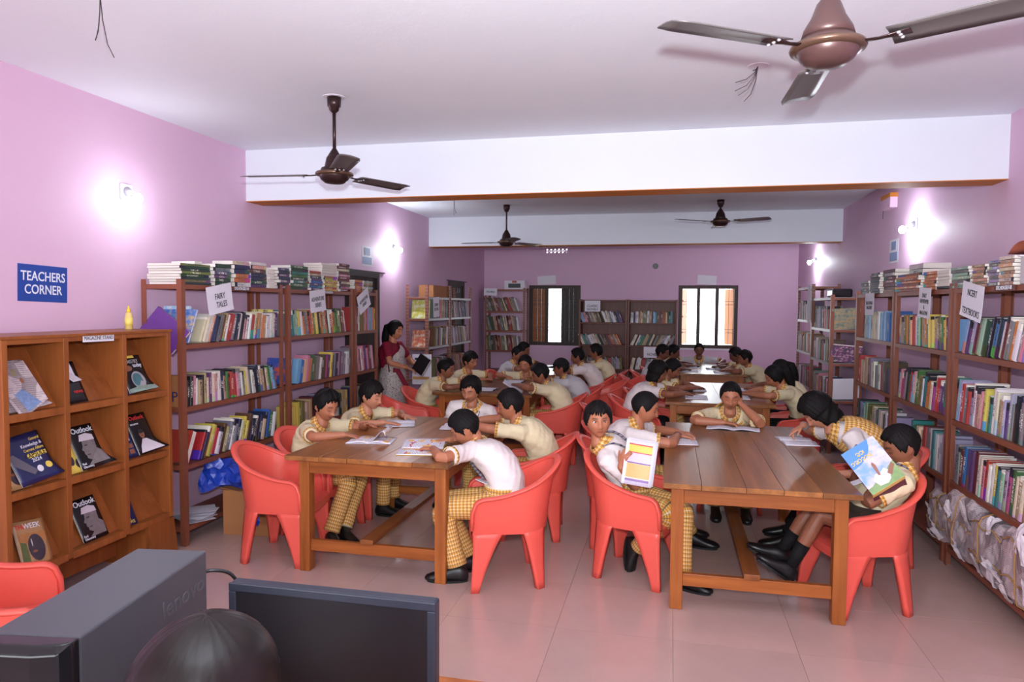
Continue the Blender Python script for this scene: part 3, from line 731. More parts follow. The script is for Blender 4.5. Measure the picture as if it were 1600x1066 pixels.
def stuff_book(Mx, col):
    P = [(0,0,0),(1,0,0),(1,1,0),(0,1,0),(0,0,1),(1,0,1),(1,1,1),(0,1,1)]
    V = [Mx @ Vector(p) for p in P]; V2 = [Mx @ Vector((p[0]*.97, .1+.8*p[1], .999+.004*p[2])) for p in P[4:]]
    STUFF.add(V, [(0,3,2,1),(0,1,5,4),(1,2,6,5),(2,3,7,6),(3,0,4,7),(4,5,6,7)]); STUFF_C.extend([col]*6)
    q = random.uniform(.45, .7); lo = [Mx @ Vector((1.004, a, b)) for a, b in ((.15, q-.18), (.85, q-.18), (.85, q+.12), (.15, q+.12))]
    if random.random() < .4: STUFF.add(lo, [(0,1,2,3)]); STUFF_C.append(tuple(c*.5+.5*k for c, k in zip(col, srgb(200, 190, 184) if sum(col[:3]) < .9 else srgb(80, 76, 90))))
N_BOOK = [0]
def fill(side, xf, y0, y1, z, colors, lean, hr, tr, dr=(.14, .19), where=None, left_is='low', jit=2.0, lean_end=None):
    """a run of upright books; side +1: spines face +X (left wall), -1: face -X; lean: degrees the tops tip towards +Y"""
    y = y0; specs = []
    while True:
        t = random.uniform(*tr); u = (y-y0)/(y1-y0); a = math.radians(lean+((lean_end-lean)*u if lean_end is not None else 0)+random.uniform(-jit, jit)*.25)
        step = t/max(.5, math.cos(a))
        if y+step > y1: break
        cn = colors[min(len(colors)-1, int(u*len(colors)))] if random.random() < .9 else random.choice(colors)
        specs.append((y, t, random.uniform(*hr), random.uniform(*dr), a, cn)); y += step+.0008
    N = len(specs)
    for i, (y, t, h, d, a, cn) in enumerate(specs):
        zoff = abs(math.sin(a))*t if a > 0 else 0
        th = -a
        yb = y + (0 if a > 0 else 0)
        B = Matrix.Identity(4) if side > 0 else Matrix.Translation((d, t, 0)) @ Matrix.Rotation(PI, 4, 'Z')
        fx = xf-d-random.uniform(0, .012) if side > 0 else xf+random.uniform(0, .012)
        Mx = Matrix.Translation((fx, yb, z+zoff)) @ Matrix.Rotation(th, 4, 'X') @ B @ Matrix.Diagonal((d, t, h, 1))
        c = colr(cn)
        if where is None: stuff_book(Mx, c); continue
        o = bpy.data.objects.new('book', BK[0] if t > .026 else BK[1]); COL.objects.link(o); o.matrix_world = Mx; o.color = c
        k = i+1 if left_is == 'low' else N-i
        sz = 'thick' if t > .036 else 'slim' if t < .019 else 'plain'
        tag(o, '%s %s book, %s from the left on the %s' % (sz, NICE.get(cn, cn), ordn(k), where), 'book', 'books on the near racks'); N_BOOK[0] += 1
XLF, XRF = -3.262, 1.812
fill(1, XLF, 4.36, 5.37, 1.406, 'cream white purple navy gray brown tan white red gray navy white black pink white red cream orange peach orange tan white white cream black white'.split(), 24, (.19, .22), (.022, .042), where='upper shelf of the fairy tale rack', lean_end=4)
fill(1, XLF, 4.22, 5.39, .969, 'black gray white tan brown cream purple pink white navy tan green red red pink magenta white yellow cream gray white black navy tan brown cream green sky gray black'.split(), 3, (.18, .22), (.02, .036), where='fairy tale rack, middle shelf', lean_end=-16)
fill(1, XLF, 4.32, 5.33, .566, 'red rust yellow red white brown tan gray sky gray navy cream yellow brown navy black navy navy cream navy blue green white green'.split(), 24, (.19, .25), (.026, .05), where='lower shelf of the fairy tale rack', lean_end=12)
fill(1, XLF, 5.57, 6.72, 1.406, 'gray teal mint yellow yellow white gray tan red orange olive yellow brown orange tan orange navy white red orange olive green tan brown rust white mint'.split(), -9, (.21, .24), (.024, .042), where='upper shelf of the adventure rack', lean_end=-14)
fill(1, XLF, 5.66, 6.76, .969, 'sky blue peach orange white green olive gray cream white brown magenta maroon purple yellow gray navy pink purple gray gray white tan gray'.split(), 14, (.21, .25), (.024, .042), lean_end=4)
# right-hand racks; photo left is high Y
LR = dict(left_is='high')
def rev(s): return s.split()[::-1]
fill(-1, XRF, 3.83, 5.01, 1.406, rev('cream white sky purple lilac maroon red olive mint dkgreen navy black blue blue navy white maroon gray rust orange white gray pink pink olive tan purple navy yellow green black dkgreen'), -17, (.21, .25), (.022, .046), where='NCERT rack, upper shelf', lean_end=-20, **LR)
fill(-1, XRF, 3.83, 5.03, .969, rev('white sky lilac red gray red lilac pink orange gray tan pink red yellow green teal white cream tan lilac purple navy gray brown black navy gray olive white red yellow olive white navy purple gray'), -5, (.2, .27), (.018, .038), where='NCERT rack, middle shelf', lean_end=-9, **LR)
fill(-1, XRF, 3.83, 5.03, .566, rev('sky gray maroon maroon blue purple purple maroon white cream pink red white yellow teal mint lilac magenta green cream tan peach tan sky teal white red mint'), -10, (.22, .26), (.026, .05), where='NCERT rack, lower shelf', lean_end=-6, **LR)
fill(-1, XRF, 5.15, 6.25, 1.406, rev('olive tan cream gray olive orange green orange peach red white sky mint olive tan orange gray cream gray orange yellow tan olive green yellow yellow maroon'), 5, (.21, .24), (.024, .044), where='upper shelf of the orange rack', lean_end=4, **LR)
fill(-1, XRF, 5.15, 6.25, .969, rev('blue sky pink magenta gray black green sky pink cream green olive white teal orange orange cream tan red red purple teal red'), -9, (.2, .26), (.026, .044), where='middle shelf of the orange rack', lean_end=-12, **LR)
fill(-1, XRF, 5.15, 5.9, .566, rev('teal green cream red gray gray white lilac'), -4, (.22, .28), (.03, .05), lean_end=-4, **LR)
# ---- everything farther away or mostly hidden: one mass of books
MIX = 'brown gray tan maroon gray cream tan brown maroon red pink navy gray purple olive orange white lilac gray dkgreen black'.split()
def mx(n): return [random.choice(MIX) for _ in range(n)]
fill(1, XLF, 6.89, 7.40, 1.406, 'red white maroon red rust olive pink orange red cream lilac gray sky orange yellow orange'.split(), 0, (.23, .26), (.02, .034))
fill(1, XLF, 6.89, 7.36, .969, 'gray pink maroon pink red purple pink maroon lilac white'.split(), -12, (.24, .28), (.025, .04))
fill(1, XLF, 5.60, 6.7, .566, 'yellow olive cream tan maroon gray lilac gray black white dkgreen tan yellow'.split(), -2, (.2, .25), (.03, .05))
fill(1, XLF, 6.89, 7.3, .566, mx(12), 0, (.2, .25), (.025, .04))
fill(-1, XRF, 6.36, 7.45, .969, rev('red red cream white tan gray brown cream white gray olive white gray brown navy purple'), 0, (.2, .27), (.03, .06))
fill(-1, XRF, 6.36, 7.3, 1.406, rev('green mint sky cream cream cream white sky sky blue blue'), 0, (.23, .26), (.03, .05))
fill(-1, XRF, 6.36, 7.45, .566, rev('dkgreen green sky mint olive olive cream gray white navy white lilac'), -6, (.2, .24), (.03, .05))
for z, (la, lb) in ((1.501, (2, 4)), (1.101, (6, 0)), (.661, (0, 0))):
    fill(1, XLF, 9.45, 10.06, z, mx(20), la, (.24, .28), (.018, .03)); fill(1, XLF, 10.2, 11.2, z, mx(30), -14, (.24, .28), (.02, .034), lean_end=-26)
for z in (1.441, 1.051, .621): fill(-1, 1.81, 8.75, 9.65, z, mx(24), 3, (.2, .27), (.022, .036))
for z in (1.521, 1.081, .621): fill(-1, 1.83, 9.95, 10.85, z, mx(24), 2, (.2, .27), (.022, .036))
def fill_y(x0, x1, yf, z, colors, lean, hr, tr, skip=()):       # spines face the camera
    x = x0
    while True:
        t = random.uniform(*tr); a = math.radians(lean+random.uniform(-3, 3)); step = t/max(.5, math.cos(a))
        if x+step+abs(math.sin(a))*.05 > x1: break
        if any(p < x < q for p, q in skip): x += step; continue
        h, d = random.uniform(*hr), random.uniform(.13, .18)
        B = Matrix.Rotation(-PI/2, 4, 'Z')                           # spine (+x) now faces -y, thickness along x
        Mx = Matrix.Translation((x, yf+d, z+(math.sin(a)*t if a > 0 else 0))) @ Matrix.Rotation(a, 4, 'Y') @ B @ Matrix.Diagonal((d, t, h, 1))
        stuff_book(Mx, colr(colors[min(len(colors)-1, int((x-x0)/(x1-x0)*len(colors)))])); x += step+.001
DIM = 'brown tan maroon rust gray olive cream brown red maroon tan gray'.split()
for z, l in ((1.581, -22), (1.211, -12), (.831, -8)): fill_y(-3.44, -2.78, 13.075, z, ['olive', 'gray', 'dkgreen']+DIM+['white', 'gray'], l, (.25, .29), (.016, .026))
for z, c, l in ((1.386, 'sky pink maroon gray tan brown olive tan white cream gray white navy purple black'.split(), -20), (.966, 'cream teal gray white cream tan mint gray brown maroon rust gray orange cream'.split(), -26), (.521, mx(16), -5)):
    fill_y(-1.60, -.82, 13.10, z, c, l, (.19, .23), (.02, .034), ((-1.25, -1.19),))
for z, c, l in ((1.386, 'white lilac white tan cream olive white tan tan sky teal maroon brown rust peach dkgreen teal white'.split(), 2), (.966, 'cream white teal green tan dkgreen cream gray brown tan gray white maroon gray teal'.split(), 24), (.521, 'cream white red gray white cream gray navy teal'.split(), 10)):
    fill_y(-.71, .07, 13.10, z, c, l, (.19, .23), (.02, .036), ((-.66, -.64), (-.35, -.32)))
so = STUFF.build('book_rows', M_ROWS); so['kind'] = 'stuff'; so['label'] = 'rows of books on the farther racks and on the back bookcases'
ca = so.data.color_attributes.new('tint', 'FLOAT_COLOR', 'CORNER'); arr = []
for f, c in zip(STUFF.f, STUFF_C): arr.extend(list(c)*len(f))
ca.data.foreach_set('color', arr)

# ---- flat stacks on top of the racks: every volume an object
def stack(side, xf, y0, y1, z, n, th, cols, desc, depth=.2, name='textbook', pages=False, skew=.006, tier0=0, tot=None):
    for i in range(n):
        L = (y1-y0)*random.uniform(.96, 1.0); d = depth*random.uniform(.96, 1.0); t = th*random.uniform(.9, 1.08) if isinstance(th, float) else th[i]
        cn = cols[i % len(cols)]
        B = Matrix.Identity(4) if side > 0 else Matrix.Translation((d, t, 0)) @ Matrix.Rotation(PI, 4, 'Z')
        yo = random.uniform(-skew, skew)
        Mx = Matrix.Translation((xf-d+random.uniform(-.008, .006) if side > 0 else xf+random.uniform(-.006, .008), y1+yo, z)) @ Matrix.Rotation(random.uniform(-.03, .03), 4, 'Z') @ Matrix.Rotation(PI/2, 4, 'X') @ B @ Matrix.Diagonal((d, t, L, 1))
        if pages: Mx = Mx @ Matrix.Translation((1, 0, 1)) @ Matrix.Rotation(PI, 4, 'Y')
        o = bpy.data.objects.new(name, BK[1]); COL.objects.link(o); o.matrix_world = Mx; o.color = colr(cn); z += t+.0006
        tag(o, '%s %s, %s up in %s' % (NICE.get(cn, cn), name, ordn(i+1+tier0), desc), 'book', 'stacked volumes on top of the racks')
    return z
Zt = 1.8215
stack(1, -3.27, 4.17, 4.49, Zt, 8, .0185, ['dkgreen', 'olive', 'dkgreen'], 'the khaki green stack at the stand end', .27, 'workbook')
stack(1, -3.36, 4.44, 4.52, Zt, 9, .019, ['white'], 'the white pad pile behind the khaki stack', .2, 'booklet', True)
stack(1, -3.268, 4.53, 4.73, Zt, 6, .027, ['dkgreen', 'dkgreen', 'purple', 'purple', 'gray', 'dkgreen'], 'the green and purple stack', .19)
stack(1, -3.265, 4.76, 4.97, Zt, 6, .033, ['white', 'orange', 'orange', 'navy', 'navy', 'cream'], 'the orange and navy stack', .19)
stack(1, -3.275, 4.99, 5.22, Zt, 7, .029, ['purple', 'dkgreen', 'navy', 'navy', 'brown', 'peach', 'white'], 'the mixed stack topped by a white book', .19)
stack(1, -3.27, 5.24, 5.34, Zt, 8, .02, ['white'], 'the plain white stack over the first post', .18, 'booklet', True)
stack(1, -3.268, 5.38, 5.57, Zt, 7, .026, ['purple', 'navy'], 'the dark purple stack', .19)
stack(1, -3.27, 5.60, 5.90, Zt, 8, .0265, ['dkgreen', 'green', 'teal'], 'the ribbed green stack', .2, 'workbook')
z_ = stack(1, -3.27, 5.93, 6.17, Zt, 5, .022, ['purple', 'blue'], 'the violet pile above the ADVENTURE sheet', .19)
stack(1, -3.275, 5.95, 6.16, z_, 3, .024, ['navy', 'tan', 'red'], 'the violet pile above the ADVENTURE sheet', .18, tier0=5)
z_ = stack(1, -3.27, 6.20, 6.48, Zt, 8, .0175, ['yellow', 'orange', 'yellow'], 'the yellow pile under white pads', .2, 'workbook')
stack(1, -3.275, 6.17, 6.47, z_, 5, .024, ['white'], 'the white pads resting on the yellow pile', .2, 'booklet', True)
stack(1, -3.27, 6.50, 6.76, Zt, 11, .0255, ['maroon', 'pink', 'maroon', 'cream', 'maroon'], 'the tall maroon stack', .2)
stack(1, -3.268, 6.86, 7.06, Zt, 6, .021, ['orange', 'red', 'orange'], 'the orange stack by the dark door', .2, 'workbook')
stack(1, -3.268, 7.09, 7.33, Zt, 6, .0205, ['olive', 'tan', 'mint'], 'the khaki stack by the dark door', .2, 'workbook')
# right racks
stack(-1, 1.805, 4.86, 5.14, Zt, 7, .0195, ['mint', 'mint', 'gray'], 'the sage green stack above the NCERT sheet', .26, 'workbook')
stack(-1, 1.81, 4.63, 4.83, Zt, 8, .0165, ['peach', 'tan'], 'the buff stack next to the sage green one', .22, 'workbook')
stack(-1, 1.81, 4.47, 4.61, Zt, 8, .0185, ['gray', 'lilac'], 'the grey tied stack on the NCERT rack', .22, 'workbook')
stack(-1, 1.805, 4.28, 4.45, Zt, 8, .0205, ['tan', 'cream', 'peach'], 'the cream tied stack on the NCERT rack', .22, 'workbook')
stack(-1, 1.81, 5.19, 5.40, Zt+.02, 5, .022, ['white'], 'the white pads on a black folder', .2, 'booklet', True)
b = MB().box((1.91, 5.29, Zt+.011), (.2, .24, .018)).build('folder', M_BLACK, None, bev=.003); tag(b, 'black folder lying under the white pads on the rack top', 'folder')
stack(-1, 1.81, 5.43, 5.68, Zt, 6, .022, ['orange'], 'the bright orange pile above the pale newspaper sheet', .2, 'workbook')
stack(-1, 1.80, 5.72, 6.28, Zt, 7, .0185, ['rust', 'orange'], 'the long rust orange pile', .22, 'workbook', skew=.02)
z_ = stack(-1, 1.83, 6.38, 6.74, Zt, 2, .028, ['tan', 'brown'], 'the tied maroon parcel of books', .24)
z_ = stack(-1, 1.83, 6.40, 6.74, z_, 3, .03, ['maroon'], 'the tied maroon parcel of books', .24, tier0=2)
z_ = stack(-1, 1.83, 6.40, 6.74, z_, 2, .03, ['gray', 'maroon'], 'the tied maroon parcel of books', .24, tier0=5)
stack(-1, 1.92, 6.02, 6.36, Zt+.135, 2, .045, ['white'], 'the white carton pair behind the orange pile', .2, 'booklet')
stack(-1, 1.815, 6.80, 7.10, Zt, 9, .021, ['black', 'navy', 'black'], 'the dark wrapped stack', .2)
stack(-1, 1.82, 7.14, 7.42, Zt, 5, .025, ['gray', 'black'], 'the low grey stack at the far rack end', .2)
b = thing('book_parcel', 'clear plastic wrapped parcel of books on the NCERT rack top', 'parcel', (1.94, 4.08, Zt))
MB().box((0, 0, .075), (.25, .32, .15)).build('wrapped_books', plain('wrapped_pages', srgb(196, 188, 192), .35, var=.2, scale=14), b, bev=.008); MB().box((0, .165, .152), (.26, .03, .004)).build('wrap_edge', M_WHITE, b)
m = MB(); P = []
for i in range(9):
    a = -.6+1.2*i/8; P.append([(.0+.1*j, .28*math.sin(a), .35*(math.cos(a)-.82)+.01) for j in range(2)])
m.grid(P); o = m.build('book_cover', plain('rust_card', srgb(176, 96, 72), .5), None, True, loc=(1.86, 4.33, Zt+.165)); s = o.modifiers.new('t', 'SOLIDIFY'); s.thickness = .003
tag(o, 'bent rust coloured card lying on the cream stacks', 'card')
m = MB(); m.tube([(1.79, 5.69+.02*math.sin(k), Zt+.005+.02*k) for k in range(7)], .002, 5)
# ---- sheets with shelf titles
def title(side, y, z, lines, label, rot=0, size=.06, h=.205, wd=.295, tilt=.0):
    x = XLF+.028 if side > 0 else XRF-.026
    return sheet('title_sheet', label, 'label', (x, y, z), wd, h, RXP if side > 0 else RXM, M_WHITE, lines, size, rot=rot, curl=.03, sp=1.0, sx=.75, ty=-.012, bold=.0003)
title(1, 4.545, 1.725, ('FAIRY', '  TALES'), 'white sheet titled FAIRY TALES hanging from the first rack', .16, .062)
title(1, 6.01, 1.722, ('ADVENTURE', 'SERIES'), 'white sheet titled ADVENTURE SERIES hanging from the second rack', .10, .056)
title(1, 7.02, 1.73, ('ADVENTURE', 'SERIES'), 'tilted white title sheet in front of the dark door', .42, .05)
title(-1, 4.75, 1.735, ('NCERT', '', 'TEXTBOOKS'), 'white sheet titled NCERT TEXTBOOKS hanging from the nearest rack', -.16, .058, wd=.31, h=.215)
title(-1, 5.56, 1.73, ('DAILY', 'NEWSPAPER', '&', 'MAGAZINE'), 'white sheet titled DAILY NEWSPAPER below the orange pile', -.06, .042, wd=.24, h=.215)
title(-1, 6.98, 1.725, ('EDUCATIONAL', 'MAGAZINES'), 'grey looking sheet titled EDUCATIONAL MAGAZINES at the far rack end', .0, .042, wd=.29, h=.2)
sheet('title_sheet', 'small title sheet on the slotted rack by the standing woman', 'label', (XLF+.03, 9.42, 1.66), .26, .28, RXP, M_WHITE, ('STORY', 'BOOKS'), .06, rot=.05)
sheet('title_sheet', 'long pale sheet hanging over the tall corner rack', 'label', (1.78, 9.80, 1.74), .2, .5, RXM, M_WHITE, rot=.02)
sheet('title_sheet', 'white sheet titled CLASSIC NOVELS on the first bookcase', 'label', (-1.415, 13.075, 1.69), .29, .205, RYM, M_WHITE, ('CLASSIC', 'NOVELS'), .062, ty=-.03)
sheet('title_sheet', 'white sheet titled NOVELS on the second bookcase', 'label', (-.29, 13.075, .845), .34, .2, RYM, M_WHITE, ('NOVELS',), .066, ty=-.04)
sheet('title_sheet', 'crumpled title sheet on the rack in the far corner', 'label', (-3.38, 13.05, 1.95), .26, .14, RYM, M_WHITE, ('NOVELS',), .05, rot=-.03)
def strip(x, y, R, s, label): return sheet('shelf_label', label, 'label', (x, y, 1.806), .25, .032, R, plain('strip_brown', srgb(100, 62, 56), .6), (s,), .03, M_WHITEINK, sx=.8)
strip(XLF+.016, 4.83, RXP, 'STK.HON.SELF-04', 'small lettered shelf strip on the fairy tale rack')
strip(XLF+.016, 6.24, RXP, 'STK.HON.SELF-05', 'small lettered shelf strip on the adventure rack')
strip(XRF-.016, 4.36, RXM, 'STK.HON.SELF-08', 'small lettered shelf strip on the NCERT rack')

# ---- loose volumes and covers
def picture_mat(name, c1, c2, c3, scale=6):
    t = NT(name); co = t.coord('Generated'); n = t.noise(co, scale, 4, .6); v = t.n('ShaderNodeTexVoronoi'); v.inputs['Scale'].default_value = scale*1.2; t.l(co, v.inputs['Vector'])
    c = t.ramp(n, [(.38, c1), (.5, c2), (.62, c3)]); t.base(t.mix(t.math('LESS_THAN', v.outputs['Distance'], .22), c, c2)); t.rough(.35); return t.done()
def big_book(name, label, c, d, R, mat, pages=M_PAGES):      # d = (width, thickness, height); cover faces are local -y and +y
    m = MB(); w_, t, h = (k/2 for k in d); t_ = thing(name, label, 'book', c)
    t_.rotation_euler = R.to_euler()
    MB().b2((-w_, -t, -h), (w_, -t+.002, h)).build('front_cover', mat, t_); MB().b2((-w_, t-.002, -h), (w_, t, h)).build('back_cover', mat, t_)
    MB().b2((-w_, -t+.002, -h), (-w_+.004, t-.002, h)).build('spine', mat, t_); MB().b2((-w_+.004, -t+.002, -h+.003), (w_-.004, t-.002, h-.003)).build('page_block', pages, t_)
    return t_
Rx = lambda a: Matrix.Rotation(a, 3, 'X'); Ry = lambda a: Matrix.Rotation(a, 3, 'Y'); Rz = lambda a: Matrix.Rotation(a, 3, 'Z')
M_PAINT = picture_mat('blue_painted_cover', srgb(60, 110, 190), srgb(120, 150, 210), srgb(224, 190, 110), 5)
big_book('picture_book', 'large picture book with a blue painted cover at the fairy tale rack end', (-3.405, 4.285, 1.53), (.28, .02, .25), Rx(-.42), M_PAINT)
big_book('picture_book', 'pale blue picture book leaning behind the painted one', (-3.46, 4.325, 1.545), (.22, .012, .27), Rx(-.42), picture_mat('pale_blue_cover', srgb(140, 190, 225), srgb(170, 205, 235), srgb(225, 225, 235)))
M_PUR = plain('purple_cover', srgb(98, 52, 130), .35)
big_book('picture_book', 'purple book slumped over the rack end above the stand', (-3.40, 4.175, 1.50), (.30, .03, .20), Ry(.62) @ Rx(-.25), M_PUR)
big_book('picture_book', 'upright yellow illustrated cover at the end of the fairy tale shelf', (-3.44, 5.42, 1.525), (.2, .012, .235), Rx(.05), picture_mat('yellow_cover', srgb(225, 205, 90), srgb(235, 220, 140), srgb(120, 110, 70), 9))
big_book('picture_book', 'orange and blue cover at the start of the adventure rack middle shelf', (-3.40, 5.60, 1.09), (.24, .02, .235), Rx(-.2), picture_mat('orange_blue_cover', srgb(226, 100, 60), srgb(70, 90, 170), srgb(60, 80, 160), 3))
big_book('picture_book', 'large leaning red book at the start of the lower fairy tale shelf', (-3.40, 4.255, .678), (.25, .045, .23), Rx(-.42), plain('red_cover', srgb(170, 62, 48), .4, var=.1))
big_book('picture_book', 'shiny yellow cover on the slotted rack by the standing woman', (-3.40, 9.25, 1.63), (.26, .02, .26), Rx(-.15), picture_mat('shiny_yellow', srgb(196, 190, 70), srgb(215, 210, 110), srgb(235, 235, 210), 4))
big_book('picture_book', 'orange magazine cover on the slotted rack by the standing woman', (-3.40, 9.24, 1.22), (.25, .02, .24), Rx(-.2), picture_mat('orange_mag', srgb(190, 92, 74), srgb(214, 130, 96), srgb(232, 214, 190), 4))
o = sheet('poster', 'white printed poster leaning on the slotted rack behind the woman', 'poster', (-3.33, 9.10, .80), .28, .42, RYM @ Matrix.Rotation(.0, 3, 'X'), M_WHITE)
MB().b2((-3.46, 9.092, .66), (-3.22, 9.095, .70)).build('print_panel', plain('poster_brown', srgb(186, 140, 80), .6), o); MB().b2((-3.43, 9.092, .93), (-3.27, 9.095, .96)).build('print_panel', M_INK, o)
M_CAR = picture_mat('grey_town_cover', srgb(110, 120, 110), srgb(150, 150, 130), srgb(190, 150, 100), 7)
big_book('picture_book', 'grey illustrated cover leaning on the upper rack shelf near the corner', (1.97, 8.64, 1.565), (.30, .02, .24), Rx(.12) @ Ry(-.06), M_CAR)
big_book('picture_book', 'purple and green illustrated cover on the middle rack shelf near the corner', (1.97, 8.62, 1.165), (.32, .03, .22), Rx(.5) @ Ry(.1), picture_mat('party_cover', srgb(60, 110, 90), srgb(150, 70, 140), srgb(215, 200, 190), 8))
big_book('picture_book', 'white covered book with curling leaf on the low rack shelf near the corner', (1.98, 8.60, .76), (.28, .02, .25), Rx(.3) @ Ry(-.05), M_WHITE)
c = thing('carton', 'black glossy packet on the upper rack near the corner', 'packet', (1.95, 8.9, 1.812)); MB().box((0, 0, .05), (.22, .3, .1)).build('packet', M_FRONT, c, bev=.02)
c = thing('carton', 'brown cardboard carton on top of the slotted rack by the woman', 'carton', (-3.38, 9.78, 1.801)); MB().box((0, 0, .085), (.22, .75, .17)).build('body', M_CARD, c, bev=.004); MB().box((.0, 0, .1715), (.1, .752, .002)).build('tape', M_STRING, c)
c = thing('carton', 'printed appliance box on the corner rack beside the window', 'carton', (-2.92, 13.2, 2.001)); MB().box((0, 0, .085), (.40, .2, .17)).build('body', M_WHITE, c, bev=.003)
MB().box((0, -.1015, .07), (.24, .002, .08)).build('print_panel', plain('dark_green_print', srgb(50, 62, 60), .5), c); MB().box((0, -.1015, .145), (.09, .002, .04)).build('print_panel', plain('rust_print', srgb(190, 96, 70), .5), c)
c = thing('carton', 'brown carton printed HP beside the magazine stand on the rack', 'carton', (-3.40, 4.19, .97)); MB().box((0, 0, .11), (.24, .05, .22)).build('body', M_CARD, c); text('HP', .10, (.035, -.027, .07), RYM, plain('navy_print', srgb(36, 44, 96), .5), c)
c = thing('carton', 'brown cardboard carton on the floor behind the empty armchair', 'carton', (-2.98, 4.66, 0), .08)
MB().box((0, 0, .165), (.40, .40, .33)).build('body', M_CARD, c, bev=.004); MB().box((-.12, -.06, .333), (.18, .3, .004), 0, Ry(.15)).build('flap', M_CARD, c); MB().box((0, 0, .3315), (.4, .06, .001)).build('tape', M_STRING, c)
def blob(name, mats, c, r, amp, seed, nu=28, nv=18):
    rnd = random.Random(seed); ph = [(rnd.uniform(1, 5), rnd.uniform(1, 5), rnd.uniform(0, 6), rnd.uniform(.4, 1)) for _ in range(9)]; m = MB(); R_ = []
    for i in range(nv+1):
        th = PI*(.01+.98*i/nv); row = []
        for j in range(nu):
            a = 2*PI*j/nu; k = 1+amp*sum(w_*math.sin(f*a*1+g*th*2+p) for f, g, p, w_ in [(round(q[0]), q[1], q[2], q[3]) for q in ph])/4
            row.append((c[0]+r[0]*k*math.sin(th)*math.cos(a), c[1]+r[1]*k*math.sin(th)*math.sin(a), c[2]-r[2]*k*math.cos(th)))
        R_.append(row)
    m.loft(R_); return m
M_BAG = plain('blue_plastic_sheet', srgb(30, 62, 170), .28, bump=.5, bscale=30, bdist=.01)
bg_ = thing('plastic_bag', 'crumpled blue plastic bag draped over the cardboard carton', 'bag', (-3.05, 4.55, .335))
m = MB(); P = []; rnd = random.Random(3)
for i in range(19):
    row = []; u = i/18
    for j in range(17):
        a = 2*PI*(j % 16)/16; rr = .088-.018*math.sin(3*a+u*4)+.016*math.sin(9*u+5*a)+.010*math.sin(23*u-3*a)+.008*math.sin(7*a+31*u)
        if u < .12: rr *= 1.15
        row.append((-.28+.62*u+.012*math.sin(5*a), -.03+rr*math.cos(a)*1.1+.03*math.sin(4*u), .085+rr*math.sin(a)*(1 if u < .8 else .7)-.02*u+.012*math.sin(17*u+a)))
    P.append(row)
m.grid(P); o = m.build('bag_body', M_BAG, bg_, False); o.modifiers.new('t', 'SOLIDIFY').thickness = .003
m = MB(); P = [[(.16+.09*i/6+.01*math.sin(2*j), -.185-.035-.012*math.sin(i*2+j), .05-.26*j/8) for i in range(7)] for j in range(9)]
m.grid(P); o = m.build('hanging_flap', M_BAG, bg_, False); o.modifiers.new('t', 'SOLIDIFY').thickness = .003
gb = thing('glue_bottle', 'yellow capped bottle of gum on top of the magazine stand', 'bottle', (-3.40, 3.84, 1.519))
MB().lathe([(.02, 0), (.024, .004), (.024, .085), (.018, .105), (.011, .112)], 18).build('bottle_body', plain('amber_gum', srgb(222, 196, 120), .15), gb, True); MB().lathe([(.013, .11), (.012, .125), (.006, .14), (.004, .152)], 14).build('cap', plain('yellow_cap', srgb(240, 200, 50), .4), gb, True)
MB().lathe([(.0246, .025), (.0246, .075)], 18).build('sticker', plain('gum_sticker', srgb(232, 214, 110), .5), gb, True)
nb = thing('bottle', 'small clear bottle with dark cap on the adventure rack lower books', 'bottle', (-3.34, 5.66, .815)); MB().lathe([(.03, 0), (.032, .01), (.03, .08), (.014, .105)], 16).build('bottle_body', plain('smoky_plastic', srgb(90, 84, 96), .15), nb, True); MB().lathe([(.017, .103), (.017, .13), (.004, .134)], 14).build('cap', plain('violet_cap', srgb(60, 44, 96), .4), nb, True)
# loose papers on the lowest shelf beside the stand
for k in range(5):
    o = sheet('paper', 'loose printed paper, %s from the bottom of the heap on the lowest shelf' % ORD[k], 'paper', (-3.36+.02*random.uniform(-1, 1), 4.36+.03*random.uniform(-1, 1), .135+.012*k), .30, .21, frame((math.cos(.3*k-.5), math.sin(.3*k-.5), 0), (-math.sin(.3*k-.5), math.cos(.3*k-.5), 0)), M_WHITE, curl=.05)
# ---- newspaper bundles at the foot of the nearest right rack
def news_mat():
    t = NT('newsprint'); co = t.coord('Object'); n = t.noise(co, 7, 4); sp = t.n('ShaderNodeSeparateXYZ'); t.l(co, sp.inputs[0])
    ln = t.math('GREATER_THAN', t.math('FRACT', t.math('MULTIPLY', sp.outputs[2], 95.0)), .5); col = t.math('GREATER_THAN', t.noise(co, 24, 1), .46)
    p = t.math('GREATER_THAN', t.noise(co, 9, 0), .60)
    c = t.mix(t.math('MULTIPLY', t.math('MULTIPLY', ln, col), .45), t.mix(n, srgb(176, 160, 166), srgb(200, 184, 186)), srgb(96, 86, 94))
    t.base(t.mix(t.math('MULTIPLY', p, .6), c, srgb(110, 96, 100))); t.rough(.85); t.bump(t.noise(co, 16, 3), .6, .02); return t.done()
M_NEWS = news_mat(); M_FLAP = plain('pale_newsprint', srgb(206, 196, 204), .85, var=.1, scale=20)
bl = [(4.98, 5.30, 'first', .34), (4.58, 4.98, 'second', .42), (4.20, 4.60, 'third', .38), (3.84, 4.20, 'fourth', .42)]
